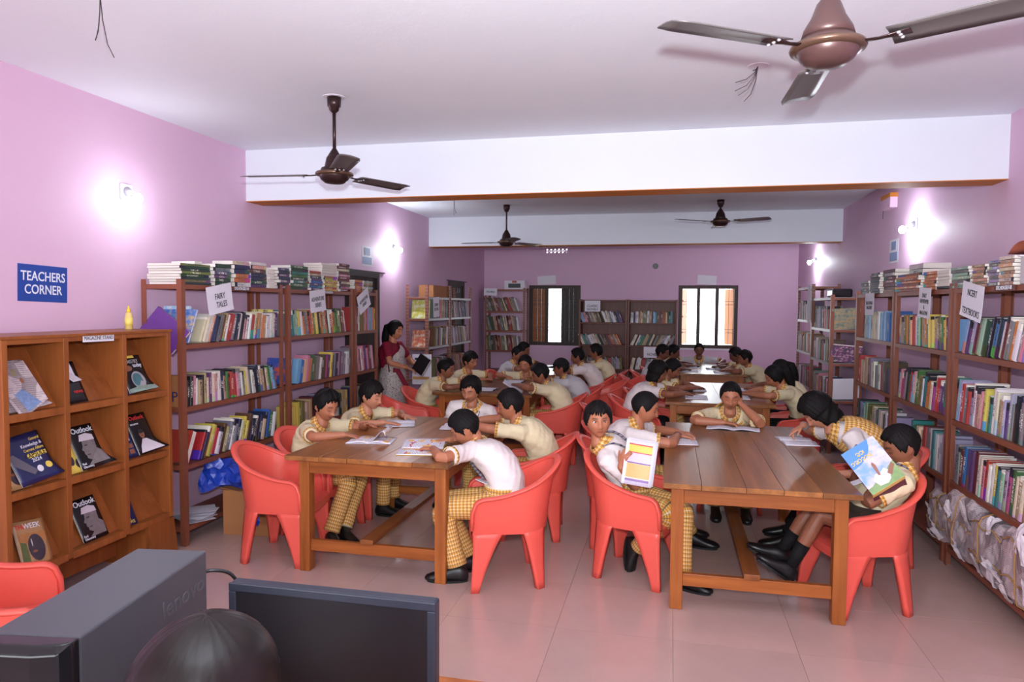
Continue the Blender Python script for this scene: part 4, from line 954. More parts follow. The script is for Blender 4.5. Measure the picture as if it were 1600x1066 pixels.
for k, (ya, yb, o_, hh) in enumerate(bl):
    rnd = random.Random(40+k); t = thing('newspaper_bundle', '%s string-tied newspaper bundle from the coral chair along the rack foot' % o_, 'bundle', (1.93, (ya+yb)/2, .134), 0, 'newspaper bundles'); L = yb-ya
    ph = [rnd.uniform(0, 6) for _ in range(6)]
    def srf(u, a, off=0.0):
        ca, sa = math.cos(a), math.sin(a); q = (abs(ca)**5+abs(sa)**5)**(-1/5); e = 1-.10*abs(2*u-1)**4
        k_ = 1+.035*math.sin(9*u+ph[0]+2*a)+.03*math.sin(3*a+5*u+ph[1])+.02*math.sin(17*u-4*a+ph[2])+.012*math.sin(31*u+7*a+ph[3])
        return Vector((-.01+(.165*q*e*k_+off)*ca, (u-.5)*L, hh/2+(hh/2*q*e*min(1.0, k_)*.99+off)*sa))
    m = MB(); m.loft([[srf(i/16, 2*PI*j/28) for j in range(28)] for i in range(17)]); m.build('paper_wrap', M_NEWS, t, False)
    for zz in ((.35, .78) if k != 1 else (.55,)):
        m = MB(); aa = math.asin(max(-.95, min(.95, 2*zz-1)))
        m.tube([srf(i/12, PI-aa*1.0+.06*math.sin(i+k), .006) for i in range(13)], .0045, 6); m.build('string', M_STRING, t, True)
    m = MB(); uu = rnd.uniform(.35, .65); m.tube([srf(uu, PI/2+PI*i/12, .006) for i in range(13)], .0045, 6); m.build('string', M_STRING, t, True)
    for q in range(5):
        u0, a0, s1 = rnd.uniform(.05, .85), PI+rnd.choice((-.5, -.2, .1, .55, .75))+rnd.uniform(-.1, .1), rnd.uniform(.16, .30); P = []
        rot = rnd.uniform(-.8, .8)
        for i in range(6):
            row = []
            for j in range(6):
                a, b_ = (i/5-.5)*(1-.75*j/5 if q % 2 else 1), j/5; ua, va = a*math.cos(rot)-b_*math.sin(rot), a*math.sin(rot)+b_*math.cos(rot)
                row.append(srf(u0+ua*s1*.9*.35/L, a0-va*s1*2.2, .006+.045*(j/5)**1.6*(1 if q < 3 else .4)+.006*math.sin(i*2+j)))
            P.append(row)
        m = MB(); m.grid(P); f = m.build('paper_flap', M_NEWS if q in (1, 3) else M_FLAP, t, False); f.modifiers.new('t', 'SOLIDIFY').thickness = .0012
b = MB().b2((1.80, 3.70, .14), (2.1, 3.82, .42)).build('yellow_box_file', plain('yellow_card', srgb(222, 160, 50), .5), None, bev=.004); tag(b, 'yellow box file standing past the last newspaper bundle', 'file')

# ------------------------------------------------------------------ magazines in the stand
def cubby(c, r): return cols[c]+.016, cols[c+1]-.016, rows[r]+.02, rows[r+1]-.02
SL = Vector((-3.50-(SX-.06), 0, .38)).normalized()
def magazine(c, r, off, wd, h, mat, label, tilt=0.0, lines=(), fwd=.012, name='magazine', droop=.0, extra=None, u0=.03, title_mat=None):
    y0, y1, z0, z1 = cubby(c, r); t = thing(name, label, 'magazine', (SX-.045, y0+off, z0+.002))
    m = MB(); P = []; up = Vector((-.42, 0, .9)).normalized(); R = frame((0, 1, 0), up) @ Rz(tilt)
    def S(u, v, e=0.0):            # u across, v up the cover; lower outer corner curls towards the room
        k = droop*max(0, (u-.55)/.45)**2*max(0, 1-v*2.2)**2
        return R @ Vector(((u-.0)*wd+k*.5, v*h, fwd+k+e-.012*math.sin(PI*u)*0))
    for i in range(9): P.append([S(i/8, j/8) for j in range(9)])
    m.grid(P); o = m.build('cover', mat, t, True); s = o.modifiers.new('t', 'SOLIDIFY'); s.thickness = .002
    m = MB(); m.grid([[S(i/8*.985, j/8*.99+.003, -.003) for j in range(9)] for i in range(9)]); o2 = m.build('page_block', M_PAGES, t, True); s = o2.modifiers.new('t', 'SOLIDIFY'); s.thickness = .005; s.offset = -1
    for (s_, u, v, sz, mt, sx_, al) in lines:
        text(s_, sz, S(u, v, .0022), R, mt, t, 'lettering', align=al, sx=sx_, bold=sz*.015)
    if extra: extra(t, S, R)
    return t
M_MBLK = plain('black_cover', srgb(24, 22, 26), .25); M_MNAVY = plain('navy_cover', srgb(34, 38, 84), .3); M_MRED = plain('red_print', srgb(214, 50, 48), .4); M_MYEL = plain('yellow_print', srgb(226, 200, 90), .4)
M_FACE = plain('grey_portrait_print', srgb(118, 108, 110), .4, var=.35, scale=40); M_FACED = plain('dark_portrait_print', srgb(58, 48, 60), .3, var=.4, scale=40); M_CAPP = plain('pale_cap_print', srgb(206, 196, 206), .4); M_SKINP = plain('brown_portrait_print', srgb(140, 88, 66), .5)
def patch(t, S, R, pts, mat, e=.0016, name='print_panel'):
    m = MB(); m.add([S(u, v, e) for u, v in pts], [tuple(range(len(pts)))]); return m.build(name, mat, t)
def ell(cu, cv, ru, rv, n=18, a0=0, a1=2*PI): return [(cu+ru*math.cos(a0+(a1-a0)*k/n), cv+rv*math.sin(a0+(a1-a0)*k/n)) for k in range(n)]
def portrait(t, S, R):       # a grey head in profile under a pale cap
    patch(t, S, R, [(.3, .08), (.95, .08), (.98, .34), (.84, .42), (.86, .62), (.38, .66), (.34, .52), (.26, .44), (.33, .40), (.31, .34), (.36, .30), (.35, .24), (.5, .18)], M_FACE)
    patch(t, S, R, [(.28, .64), (.88, .62), (.86, .74), (.62, .80), (.36, .78)], M_CAPP, .002)
    for q in ((.47, .53, .07, .02), (.46, .31, .07, .014)): patch(t, S, R, ell(*q, 10), M_FACED, .0021)
def deity(t, S, R):
    patch(t, S, R, [(.08, .72), (.95, .72), (.95, .5), (.08, .5)], plain('ochre_print', srgb(176, 120, 70), .5, var=.3, scale=30), .0013)
    patch(t, S, R, ell(.58, .38, .27, .30), M_FACED); patch(t, S, R, ell(.50, .30, .08, .03, 10), M_SKINP, .0021); patch(t, S, R, ell(.46, .5, .02, .1, 8), M_CAPP, .0021); patch(t, S, R, [(.04, .05), (.3, .05), (.28, .5), (.1, .55)], plain('green_print', srgb(90, 104, 60), .5, var=.4, scale=30), .0017)
M_WEEK = plain('tan_cover', srgb(176, 134, 92), .35, var=.25, scale=26)
WK = [('THE', .04, .87, .034, M_MRED, .9, 'LEFT'), ('WEEK', .30, .87, .040, M_WHITEINK, .9, 'LEFT')]
OL = [('Outlook', .12, .88, .046, M_WHITEINK, .95, 'LEFT'), ('Red', .06, .13, .02, M_WHITEINK, .9, 'LEFT'), ('Discovery', .06, .06, .02, M_WHITEINK, .9, 'LEFT')]
magazine(0, 0, .10, .175, .245, M_WEEK, 'THE WEEK magazine with a dark carved face in the bottom row', -.12, WK, extra=deity, droop=.0)
magazine(0, 1, .012, .16, .27, M_WEEK, 'THE WEEK magazine half hidden behind the blue capsule book', .0, WK, extra=deity, fwd=.006)
magazine(0, 1, .105, .225, .27, M_MNAVY, 'dark blue CAPSULE 2024 general knowledge book with curling corners', .10, [('General', .96, .86, .022, M_MYEL, .9, 'RIGHT'), ('Knowledge &', .96, .75, .026, M_WHITEINK, .9, 'RIGHT'), ('Current Affairs', .96, .65, .022, M_MYEL, .9, 'RIGHT'), ('CAPSULE', .95, .535, .034, M_INK, .95, 'RIGHT'), ('2024', .78, .43, .03, M_WHITEINK, 1, 'RIGHT')], .022, 'book', .03,
    extra=lambda t, S, R: (patch(t, S, R, [(.45, .49), (.97, .49), (.97, .58), (.45, .58)], M_MYEL, .0013), patch(t, S, R, [(.0, .62), (.12, .66), (.55, .22), (.42, .16), (.05, .42)], plain('grey_pen_print', srgb(96, 92, 104), .4)), patch(t, S, R, ell(.62, .24, .08, .07), M_WHITE), patch(t, S, R, ell(.86, .26, .08, .07), M_MYEL)))
magazine(1, 0, .11, .18, .255, M_MBLK, 'Outlook magazine with a white-capped profile in the bottom row', .02, OL, extra=portrait)
magazine(1, 1, .0, .15, .27, M_MYEL, 'blue and yellow current affairs 2023 yearbook beside a black magazine', .0, [('Current', .02, .91, .03, M_WHITEINK, .8, 'LEFT'), ('Affairs', .02, .80, .036, M_WHITEINK, .9, 'LEFT'), ('2023', .02, .67, .042, M_WHITEINK, .9, 'LEFT'), ('GLG', .25, .45, .024, M_INK, 1, 'LEFT')], .006, 'book',
    extra=lambda t, S, R: (patch(t, S, R, [(.0, .6), (1, .6), (1, 1), (0, 1)], M_MNAVY, .0013), patch(t, S, R, ell(.45, .28, .13, .11), M_FACED), patch(t, S, R, ell(.72, .2, .13, .1), M_FACED)))
magazine(1, 1, .105, .18, .265, M_MBLK, 'Outlook magazine with a white-capped profile in the middle row', .03, OL, fwd=.02, droop=.05, extra=portrait)
magazine(2, 0, .0, .10, .255, M_MNAVY, 'narrow dark magazine alone in the last bottom cubby', -.06, [('NL', .45, .9, .034, M_WHITEINK, .9, 'LEFT'), ('TRI', .1, .17, .034, M_MYEL, .9, 'LEFT'), ('LAWS', .1, .08, .03, M_MYEL, .9, 'LEFT')], extra=lambda t, S, R: patch(t, S, R, ell(.5, .45, .3, .12), M_FACED))
magazine(2, 1, .0, .14, .24, M_MNAVY, 'navy YEARLY 2024 book beside the man in white on a cover', .0, [('YEARLY', .05, .62, .034, M_WHITEINK, .85, 'LEFT'), ('2024', .4, .49, .028, M_WHITEINK, .85, 'LEFT')], .006, 'book', extra=lambda t, S, R: [patch(t, S, R, [(a, b), (a+.28, b), (a+.28, b+.12), (a, b+.12)], M_SKINP) for a, b in ((.15, .1), (.5, .1), (.18, .26), (.52, .26))])
magazine(2, 1, .125, .17, .27, M_MBLK, 'Outlook magazine showing a moustached man in white', .02, [('Outlook', .5, .89, .038, M_MRED, .95, 'CENTER'), ('MEGASTAR', .1, .74, .015, M_WHITEINK, .9, 'LEFT')], fwd=.02, droop=.06,
    extra=lambda t, S, R: (patch(t, S, R, [(.12, .03), (.95, .03), (.8, .25), (.6, .36), (.4, .36), (.22, .2)], M_CAPP), patch(t, S, R, ell(.46, .48, .13, .11), M_SKINP, .0018), patch(t, S, R, ell(.45, .55, .14, .06), M_INK, .0020), patch(t, S, R, ell(.46, .445, .06, .012, 8), M_INK, .0022)))
magazine(2, 2, .0, .11, .245, plain('violet_blue_cover', srgb(66, 62, 112), .3, var=.5, scale=22), 'violet blue magazine tucked beside the CHEMISTRY magazine', .0, (), .006)
magazine(2, 2, .055, .195, .245, M_MBLK, 'CHEMISTRY today magazine with a silver lens on its cover', .02, [('CHEMISTRY', .06, .83, .034, M_GREY, .85, 'LEFT'), ('today', .55, .72, .036, M_WHITEINK, .9, 'LEFT')], fwd=.02, droop=.03,
    extra=lambda t, S, R: (patch(t, S, R, [(.0, .93), (.75, .93), (.72, 1), (0, 1)], M_MYEL), patch(t, S, R, ell(.55, .32, .28, .24), M_GREY), patch(t, S, R, ell(.53, .32, .22, .19), plain('teal_lens_print', srgb(70, 110, 120), .3, var=.5, scale=30), .002), patch(t, S, R, ell(.28, .66, .2, .08), M_SKINP), patch(t, S, R, [(.0, .0), (1, .0), (1, .12), (.5, .16), (0, .1)], plain('sage_print', srgb(130, 150, 140), .4, var=.5, scale=40), .002)))
magazine(1, 2, .0, .165, .25, M_MBLK, 'dark magazine with a folded white newspaper leaf over it', .0, [('NEWS', .55, .25, .022, M_MRED, 1, 'LEFT')], .008,
    extra=lambda t, S, R: (patch(t, S, R, [(.12, .98), (.75, .98), (.80, .52), (.98, .5), (.62, .48), (.28, .7)], M_WHITE, .012, 'folded_leaf'), patch(t, S, R, [(.1, .98), (.3, .72), (.62, .5), (.97, .5), (.8, .6), (.45, .8)], M_CAPP, .018, 'folded_leaf')))
M_NP = news_mat(); M_NP.name = 'newspaper_front'; M_NPL = news_mat(); M_NPL.name = 'newspaper_leaf'
magazine(0, 2, .012, .23, .28, M_NP, 'folded newspaper drooping over the top left cubby edge', .03, [('ENGLISH', .45, .93, .018, M_INK, .8, 'CENTER')], .006, 'newspaper', .05,
    extra=lambda t, S, R: (patch(t, S, R, [(.0, .8), (.95, .95), (.98, .1), (.5, -.12), (.3, -.08)], M_NPL, .022, 'folded_leaf'), patch(t, S, R, [(.38, .3), (.62, .4), (.86, .06), (.55, -.06)], plain('blue_group_print', srgb(110, 130, 170), .6, var=.5, scale=60), .0235), patch(t, S, R, ell(.70, .56, .05, .06, 12), M_SKINP, .0235), patch(t, S, R, [(.52, .66), (.62, .67), (.62, .8), (.52, .79)], plain('tan_print', srgb(140, 124, 90), .6), .0235)))
# ------------------------------------------------------------------ people
def skin_mat(name, c):
    t = NT(name); a = t.n('ShaderNodeAttribute'); a.attribute_name = 'paint'; sp = t.n('ShaderNodeSeparateColor'); t.l(a.outputs['Color'], sp.inputs[0])
    co = t.coord('Object'); n = t.noise(co, 22, 3); b = t.mix(n, tuple(x*.9 for x in c[:3])+(1,), tuple(x*1.1 for x in c[:3])+(1,))
    lip = (c[0]*.78, c[1]*.50, c[2]*.52, 1)
    t.base(t.mix(sp.outputs[1], t.mix(sp.outputs[0], b, lip), (.012, .009, .008, 1))); t.rough(.48); t.b.inputs['Specular IOR Level'].default_value = .35
    t.bump(t.noise(co, 240, 2), .08, .001); return t.done()
SK = [skin_mat('skin_brown', srgb(170, 108, 80)), skin_mat('skin_dark_brown', srgb(138, 85, 63)), skin_mat('skin_light_brown', srgb(188, 126, 98)), skin_mat('skin_deep_brown', srgb(108, 66, 52))]
def hair_mat():
    t = NT('black_hair'); co = t.coord('Object', (30, 30, 260)); n = t.noise(co, 1.0, 4, .6); n2 = t.noise(t.coord('Object'), 55, 3)
    t.base(t.mix(n, srgb(14, 12, 13), srgb(26, 22, 22))); t.rough(.6); t.b.inputs['Specular IOR Level'].default_value = .12; t.bump(t.math('ADD', n, n2), .5, .003); return t.done()
M_HAIR = hair_mat()
def cloth(name, c, rough=.8, amp=.35):
    t = NT(name); co = t.coord('Object'); n = t.noise(co, 11, 4, .55); t.base(t.mix(n, tuple(x*.94 for x in c[:3])+(1,), c)); t.rough(rough); t.b.inputs['Specular IOR Level'].default_value = .2
    wv = t.noise(t.coord('Object', (9, 9, 22), (.5, .3, .2)), 1.0, 3, .5); t.bump(wv, amp, .03); return t.done()
M_SHW, M_SHC = cloth('white_shirt_cotton', srgb(228, 216, 214)), cloth('cream_shirt_cotton', srgb(222, 206, 170)); M_SHG = cloth('grey_white_shirt', srgb(196, 192, 196))
M_BLACKCL = cloth('black_socks_knit', srgb(22, 20, 22)); M_SHORTS = cloth('dark_shorts', srgb(60, 48, 42))
def plaid(name='yellow_check_cloth'):
    t = NT(name); uv = t.n('ShaderNodeUVMap'); sp = t.n('ShaderNodeSeparateXYZ'); t.l(uv.outputs[0], sp.inputs[0])
    def band(s, f, w_, o=0.0): return t.math('LESS_THAN', t.math('FRACT', t.math('MULTIPLY_ADD', s, f, o)), w_)
    u, v = sp.outputs[0], sp.outputs[1]; F = 44.0
    base = t.mix(t.math('MULTIPLY', t.math('ADD', band(u, F, .5), band(v, F, .5)), .5), srgb(228, 162, 52), srgb(200, 136, 40))
    c = t.mix(t.math('MAXIMUM', band(u, F, .13, .1), band(v, F, .13, .1)), base, srgb(226, 208, 172))
    c = t.mix(t.math('MAXIMUM', band(u, F, .10, .62), band(v, F, .10, .62)), c, srgb(104, 92, 84))
    t.base(c); t.rough(.82); t.b.inputs['Specular IOR Level'].default_value = .2; t.bump(t.noise(t.coord('Object'), 26, 3), .4, .02); return t.done()
M_PLAID = plaid()
M_SHOE = plain('black_shoe_leather', srgb(20, 18, 20), .38); M_SOLE = plain('black_rubber_sole', srgb(14, 13, 14), .7)
def stripes(name, c1, c2, f=70):
    t = NT(name); sp = t.n('ShaderNodeSeparateXYZ'); t.l(t.coord('Object', (1, 1, 1), (.6, .5, .3)), sp.inputs[0]); t.base(t.mix(t.math('LESS_THAN', t.math('FRACT', t.math('MULTIPLY', sp.outputs[2], f)), .3), c1, c2)); t.rough(.6); return t.done()
M_TIE = stripes('maroon_navy_striped_tie', srgb(96, 40, 52), srgb(46, 40, 52)); M_LANY = stripes('navy_lanyard', srgb(120, 110, 120), srgb(34, 36, 58), 40)
M_EYEW = plain('eye_white', srgb(226, 218, 214), .2); M_IRIS = plain('dark_iris', srgb(30, 18, 14), .1)
sm = lambda a, b, x: (lambda t: t*t*(3-2*t))(np.clip((x-a)/(b-a), 0, 1))
def head_shape(d, features=True):
    x, y, z = d[:, 0], d[:, 1], d[:, 2]
    P = np.stack([x*.0785, y*.093, z*.104], 1); low = np.clip(-P[:, 2]/.108, 0, 1)
    P[:, 0] *= 1-.30*low**1.7; P[:, 1] *= np.where(y < 0, 1-.45*low**1.1, 1-.10*low); P[:, 1] += .030*low**1.5
    P[:, 0] *= 1+.03*np.clip(-y, 0, 1)
    if features:
        X, Z = P[:, 0], P[:, 2]; fm = sm(.15, .5, y)
        g = lambda cx, cz, sx, sz: np.exp(-((X-cx)/sx)**2-((Z-cz)/sz)**2)
        f = .009*g(0, -.010, .009, .024)+.016*g(0, -.031, .011, .011)+.006*(g(.013, -.034, .008, .007)+g(-.013, -.034, .008, .007))
        f -= .009*(g(.031, .002, .016, .011)+g(-.031, .002, .016, .011)); f += .004*(g(.028, .024, .02, .008)+g(-.028, .024, .02, .008))
        f += .007*g(0, -.061, .021, .013)-.004*g(0, -.0605, .02, .003)+.007*g(0, -.093, .018, .013)+.004*(g(.04, -.03, .02, .02)+g(-.04, -.03, .02, .02))
        f += .003*(g(.031, .001, .010, .006)+g(-.031, .001, .010, .006)); f *= 1.3
        P[:, 1] += f*fm
    return P
def sphere_dirs(nu, nv):
    th = np.linspace(.03, PI-.03, nv+1); a = np.arange(nu)*2*PI/nu; T, A = np.meshgrid(th, a, indexing='ij')
    return np.stack([np.sin(T)*np.sin(A), np.sin(T)*np.cos(A), -np.cos(T)], -1).reshape(-1, 3), A.reshape(-1)
def shell_mesh(mb, P, nu, nv, mi=0):
    mb.loft([[P[i*nu+j] for j in range(nu)] for i in range(nv+1)], mi)
HLINE = np.array([(0, .066), (.5, .062), (.85, .045), (1.1, .0), (1.35, -.03), (1.5, -.004), (1.7, .0), (1.95, -.035), (2.3, -.068), (3.15, -.075)])
BOB = np.array([(0, .064), (.5, .056), (.85, .02), (1.05, -.05), (1.3, -.085), (1.7, -.10), (2.2, -.115), (3.15, -.12)])
LONG = np.array([(0, .064), (.5, .056), (.85, .02), (1.05, -.04), (1.25, -.05), (1.6, -.06), (2.2, -.10), (3.15, -.11)])
def hair_points(style, rnd, nu, nv):
    d, A = sphere_dirs(nu, nv); P = head_shape(d, False); a = np.abs(np.where(A > PI, A-2*PI, A)); z = P[:, 2]
    L = {'bob': BOB, 'long': LONG, 'smooth': BOB}.get(style, HLINE); zl = np.interp(a, L[:, 0], L[:, 1])
    p = [rnd.uniform(0, 6) for _ in range(8)]
    jag = .006*np.sin(17*A+p[0])+.004*np.sin(31*A+p[1])+.003*np.sin(53*A+p[2])
    if style == 'fringe': zl = zl-.018*np.exp(-(a/.55)**2)+.009*np.sin(26*A+p[3])*np.exp(-(a/.7)**2)
    if style == 'side': zl = zl-.022*np.exp(-((np.where(A > PI, A-2*PI, A)-.35)/.45)**2)
    if style == 'crop': jag = jag*.3
    m = sm(-.004, .008, z+jag-zl)
    t0 = {'crop': .008, 'bob': .026, 'long': .014, 'tuft': .020, 'fringe': .019, 'side': .021, 'short': .018, 'bun': .014, 'smooth': .03}.get(style, .016)
    t = t0*(.65+.5*sm(-.02, .09, z))
    n = .8*np.sin(5*A+9*z/.1+p[4])+.5*np.sin(29*A-4*z/.1+p[5])+.5*np.sin(43*A+6*z/.1+p[6])+.45*np.sin(71*A+5*z/.1+p[7])
    t = t*(1+(.012 if style == 'smooth' else .05 if style in ('crop', 'long') else .10)*n)
    if style == 'tuft': t = t+.007*np.sin(7*A+p[1])*sm(.03, .08, z)
    if style in ('bob', 'smooth'): P[:, :2] = np.where((z < -.01)[:, None] & (a > 1.0)[:, None], np.stack([.072*np.sin(A), .082*np.cos(A)], 1), P[:, :2]); t *= 1+.25*np.sin(5*A+9*z/.1)*sm(0, -.05, z)
    return P + d*(t*m - .007*(1-m))[:, None]
PEND = []      # (object, post function) : remeshed together in one pass
def remesh(o, voxel, smooth_it, post=None, fac=.5):
    r = o.modifiers.new('remesh', 'REMESH'); r.mode = 'VOXEL'; r.voxel_size = voxel; r.use_smooth_shade = True
    if smooth_it:
        s = o.modifiers.new('smooth', 'SMOOTH'); s.factor = fac; s.iterations = smooth_it
    PEND.append((o, post))
def bez(a, b, c, t): return a*(1-t)**2+b*(2*t*(1-t))+c*t*t
SHIRT_W = [(-.04, .150, .112), (.10, .150, .115), (.30, .142, .112), (.52, .150, .110), (.70, .160, .104), (.82, .156, .094), (.88, .136, .082), (.93, .098, .066), (.97, .068, .058), (1.0, .054, .054)]
def hand(mb, W, d, n, s, side, curl=.5, spread=.10, point=False):
    """palm loft and five bent fingers; d: direction of the fingers, n: normal of the back of the hand"""
    d = d.normalized(); n = (n-n.dot(d)*d).normalized(); x = d.cross(n)*side       # x points to the thumb side
    def ring(k, w_, t): return [W+d*k+x*(w_*math.cos(2*PI*j/10))+n*(t*math.sin(2*PI*j/10)) for j in range(10)]
    mb.loft([ring(-.02*s, .019*s, .015*s), ring(.0, .022*s, .014*s), ring(.035*s, .034*s, .0135*s), ring(.07*s, .035*s, .012*s), ring(.08*s, .032*s, .009*s)])
    for k, (L, o) in enumerate(((.060, .026), (.068, .0085), (.063, -.009), (.050, -.0255))):
        c = curl*(.0 if (point and k == 0) else 1.0)+(.7 if point and k > 0 else 0); p = W+d*(.070*s)+x*(o*s); q = d+x*((1.5-k)*spread); q.normalize(); path = [W+d*.045*s+x*(o*.9*s), p]
        for j in range(3):
            q = (q*math.cos(c*.62)-n*math.sin(c*.62)).normalized(); p = p+q*(L*s*(.42, .32, .26)[j]); path.append(p)
        mb.tube(path, [.0085*s, .0085*s, .008*s, .0074*s, .0062*s], 8)
    p = W+d*.018*s+x*.020*s; q = (d*.75+x*.75-n*.25).normalized(); path = [W+d*.005*s, p]
    for j in range(3):
        p = p+q*(.030, .026, .020)[j]*s; path.append(p); q = (q+d*.35-n*.12).normalized()
    mb.tube(path, [.012*s, .0125*s, .0105*s, .009*s, .0072*s], 8)
def solve_arm(S, W, a, b, hint):
    D = W-S; L = D.length
    if L > (a+b)*.985: D = D*((a+b)*.985/L); W = S+D; L = D.length
    if L < abs(a-b)+.04: D = D.normalized()*(abs(a-b)+.04); W = S+D; L = D.length
    u = D/L; x = (a*a-b*b+L*L)/(2*L); h = math.sqrt(max(0, a*a-x*x)); p = hint-hint.dot(u)*u; p.normalize()
    return S+u*x+p*h, W
def person(label, head, face, pitch, hip, body, hands, roll=0., s=1.0, near=True, skin=0, shirt=None, vest=False, hair='short', gaze=False, smile=0., tie=False, lanyard=False, knees=None, ankles=None, toes=None,
           legs='plaid', elbows=(None, None), hdir=(None, None), hnorm=(None, None), curl=.5, seed=0, hs=1.0, bend=None, point=(False, False), cap=False, glasses=False, feet=True, group='children reading at the tables', extra=None, sit=True, seat_z=.465, clips=None, bands=(), uniform=True, hairmat=None):
    rnd = random.Random(seed+11); V = Vector; Zv = V((0, 0, 1)); shirt = shirt or M_SHC
    b = math.radians(body); f = V((math.cos(b), math.sin(b), 0)); r = V((math.sin(b), -math.cos(b), 0))
    Hc = V(head); H = V((hip[0], hip[1], hip[2] if len(hip) > 2 else seat_z)); fa = math.radians(face)
    Rh = Rz(fa-PI/2) @ Rx(-math.radians(pitch)) @ Ry(math.radians(roll)); uh, fh = Rh @ Zv, Rh @ V((0, 1, 0))
    N = Hc-(uh*.6+Zv*.4).normalized()*(.150*hs)-fh*.012
    root = thing('person', label, 'person', (H.x, H.y, 0), 0, group); O = V((H.x, H.y, 0))
    C = H+Zv*((N-H).length*.62)-f*.05 if bend is None else H+V(bend)
    curve = [bez(H, C, N, t) for t in [i/40 for i in range(41)]]
    def cp(t):
        if t < 0: return H+(curve[1]-curve[0]).normalized()*t*.45
        k = min(39, int(t*40)); return curve[k].lerp(curve[k+1], t*40-k)
    def fr(t):
        tg = (cp(min(1, t+.03))-cp(max(0, t-.03))).normalized(); rr = (r-r.dot(tg)*tg).normalized(); return tg, rr, rr.cross(tg)*-1 if rr.cross(tg).dot(f) < 0 else rr.cross(tg)
    def torso(mb, k=1.0, n=24, ts=SHIRT_W, cap=True, uv=False, add=0.0):
        rings = []; L = [0]
        for t, w_, d_ in ts:
            tg, rr, ff = fr(t); c = cp(t); rings.append([c+rr*((w_*k*s+add)*math.copysign(abs(math.cos(q))**.85, math.cos(q)))+ff*((d_*k*s+add)*math.copysign(abs(math.sin(q))**.9, math.sin(q))) for q in [2*PI*j/n for j in range(n)]])
        for i in range(1, len(rings)): L.append(L[-1]+(sum(rings[i], V())/n-sum(rings[i-1], V())/n).length)
        if (rings[1][n//4]-rings[1][0]).cross(rings[1][n//2]-rings[1][0]).dot(sum(rings[2], V())/n-sum(rings[1], V())/n) < 0: rings = [q[::-1] for q in rings]
        mb.loft(rings, 0, cap, cap, ([.9*s*j/n for j in range(n+1)], L) if uv else None)
    def chest(t, lat, off=.006):
        off += .006
        t2 = [q[0] for q in SHIRT_W]; w_ = np.interp(t, t2, [q[1] for q in SHIRT_W])*s; d_ = np.interp(t, t2, [q[2] for q in SHIRT_W])*s
        tg, rr, ff = fr(t); return cp(t)+rr*lat+ff*(d_*math.sqrt(max(.05, 1-(lat/w_)**2))+off)
    vox = .0054 if near else .0082
    body_mb = MB()
    # head
    nu, nv = (72, 54) if near else (40, 30)
    d_, A_ = sphere_dirs(nu, nv); P = head_shape(d_)*hs
    shell_mesh(body_mb, [Hc+Rh @ V(p) for p in P], nu, nv)
    for q in (-1, 1):
        body_mb.ball(Hc+Rh @ V((q*.074*hs, -.010*hs, -.010*hs)), (.0085*hs, .017*hs, .029*hs), 12, 8, 0, Rh @ Rz(q*.45) @ Ry(q*.12))
        body_mb.ball(Hc+Rh @ V((q*.070*hs, -.002*hs, -.032*hs)), (.007*hs, .009*hs, .010*hs), 8, 6, 0, Rh)
    body_mb.tube([Hc+Rh @ V((0, -.022*hs, -.03*hs)), Hc+Rh @ V((0, -.018*hs, -.085*hs)), N, cp(.93)], [.046*hs, .044*hs, .049*hs, .06*hs], 14)
    torso(body_mb, .80, 16, [q for q in SHIRT_W if q[0] < .9])
    # arms
    t_s = .855; tg, rr, ff = fr(t_s); up = [None, None]; sleeve = MB(); cuffs = []
    a_, f_l = .255*s, .225*s; arm_pts = []
    for k, sd in enumerate((-1, 1)):                        # 0: left, 1: right
        W = V(hands[k]); S = cp(t_s)+rr*(sd*.135*s)
        reach = (W-S).normalized(); S = S+f*(.02*s*max(0, reach.dot(f)))
        if elbows[k] is not None:
            dz = max(-.97*a_, min(.97*a_, elbows[k][2]-S.z)); hv = V((elbows[k][0]-S.x, elbows[k][1]-S.y, 0))
            if hv.length < .03: hv = r*sd
            E = S+hv.normalized()*math.sqrt(a_*a_-dz*dz)+Zv*dz
            dz = max(-.97*f_l, min(.97*f_l, W.z-E.z)); hv = V((W.x-E.x, W.y-E.y, 0)); W = E+hv.normalized()*math.sqrt(f_l*f_l-dz*dz)+Zv*dz
        else: E, W = solve_arm(S, W, a_, f_l, (r*(sd*.9)-f*.45+Zv*.02) if W.z > .74 and sit else r*(sd*.45)-Zv*.8-f*.3)
        hd = V(hdir[k]) if hdir[k] is not None else ((W-E).normalized()+f*.1); hn = V(hnorm[k]) if hnorm[k] is not None else Zv
        S0 = cp(t_s-.02)+rr*(sd*.07*s)
        body_mb.tube([S0, S, S.lerp(E, .5), E.lerp(S, .06), E.lerp(W, .12), E.lerp(W, .4), E.lerp(W, .8), W], [.05*s, .043*s, .039*s, .034*s, .034*s, .034*s, .024*s, (.021*s)], 12)
        hand(body_mb, W+hd.normalized()*.012, hd, hn, .88*s, -sd if hn.dot(Zv) > -2 else sd, curl, point=point[k])
        e = S.lerp(E, .70); sleeve.tube([S0-tg*.015*s, S0.lerp(S, .6)-tg*.006*s, S, S.lerp(E, .25), S.lerp(E, .5), e], [.064*s, .064*s, .060*s, .054*s, .052*s, .054*s], 16)
        cuffs.append((S.lerp(E, .64), S.lerp(E, .72))); arm_pts.append((S, E, W, hd))
    if legs == 'bare':
        for k, sd in enumerate((-1, 1)):
            hj = H+r*(sd*.075*s)-Zv*.02; K = V(knees[k]); An = V(ankles[k])
            body_mb.tube([hj-f*.02, hj.lerp(K, .5), K.lerp(hj, .12), K, K.lerp(An, .12), K.lerp(An, .35), K.lerp(An, .8), An], [.075*s, .064*s, .050*s, .047*s, .044*s, .045*s, .032*s, .028*s], 12)
    o = body_mb.build('body', SK[skin], root, True, loc=-O)
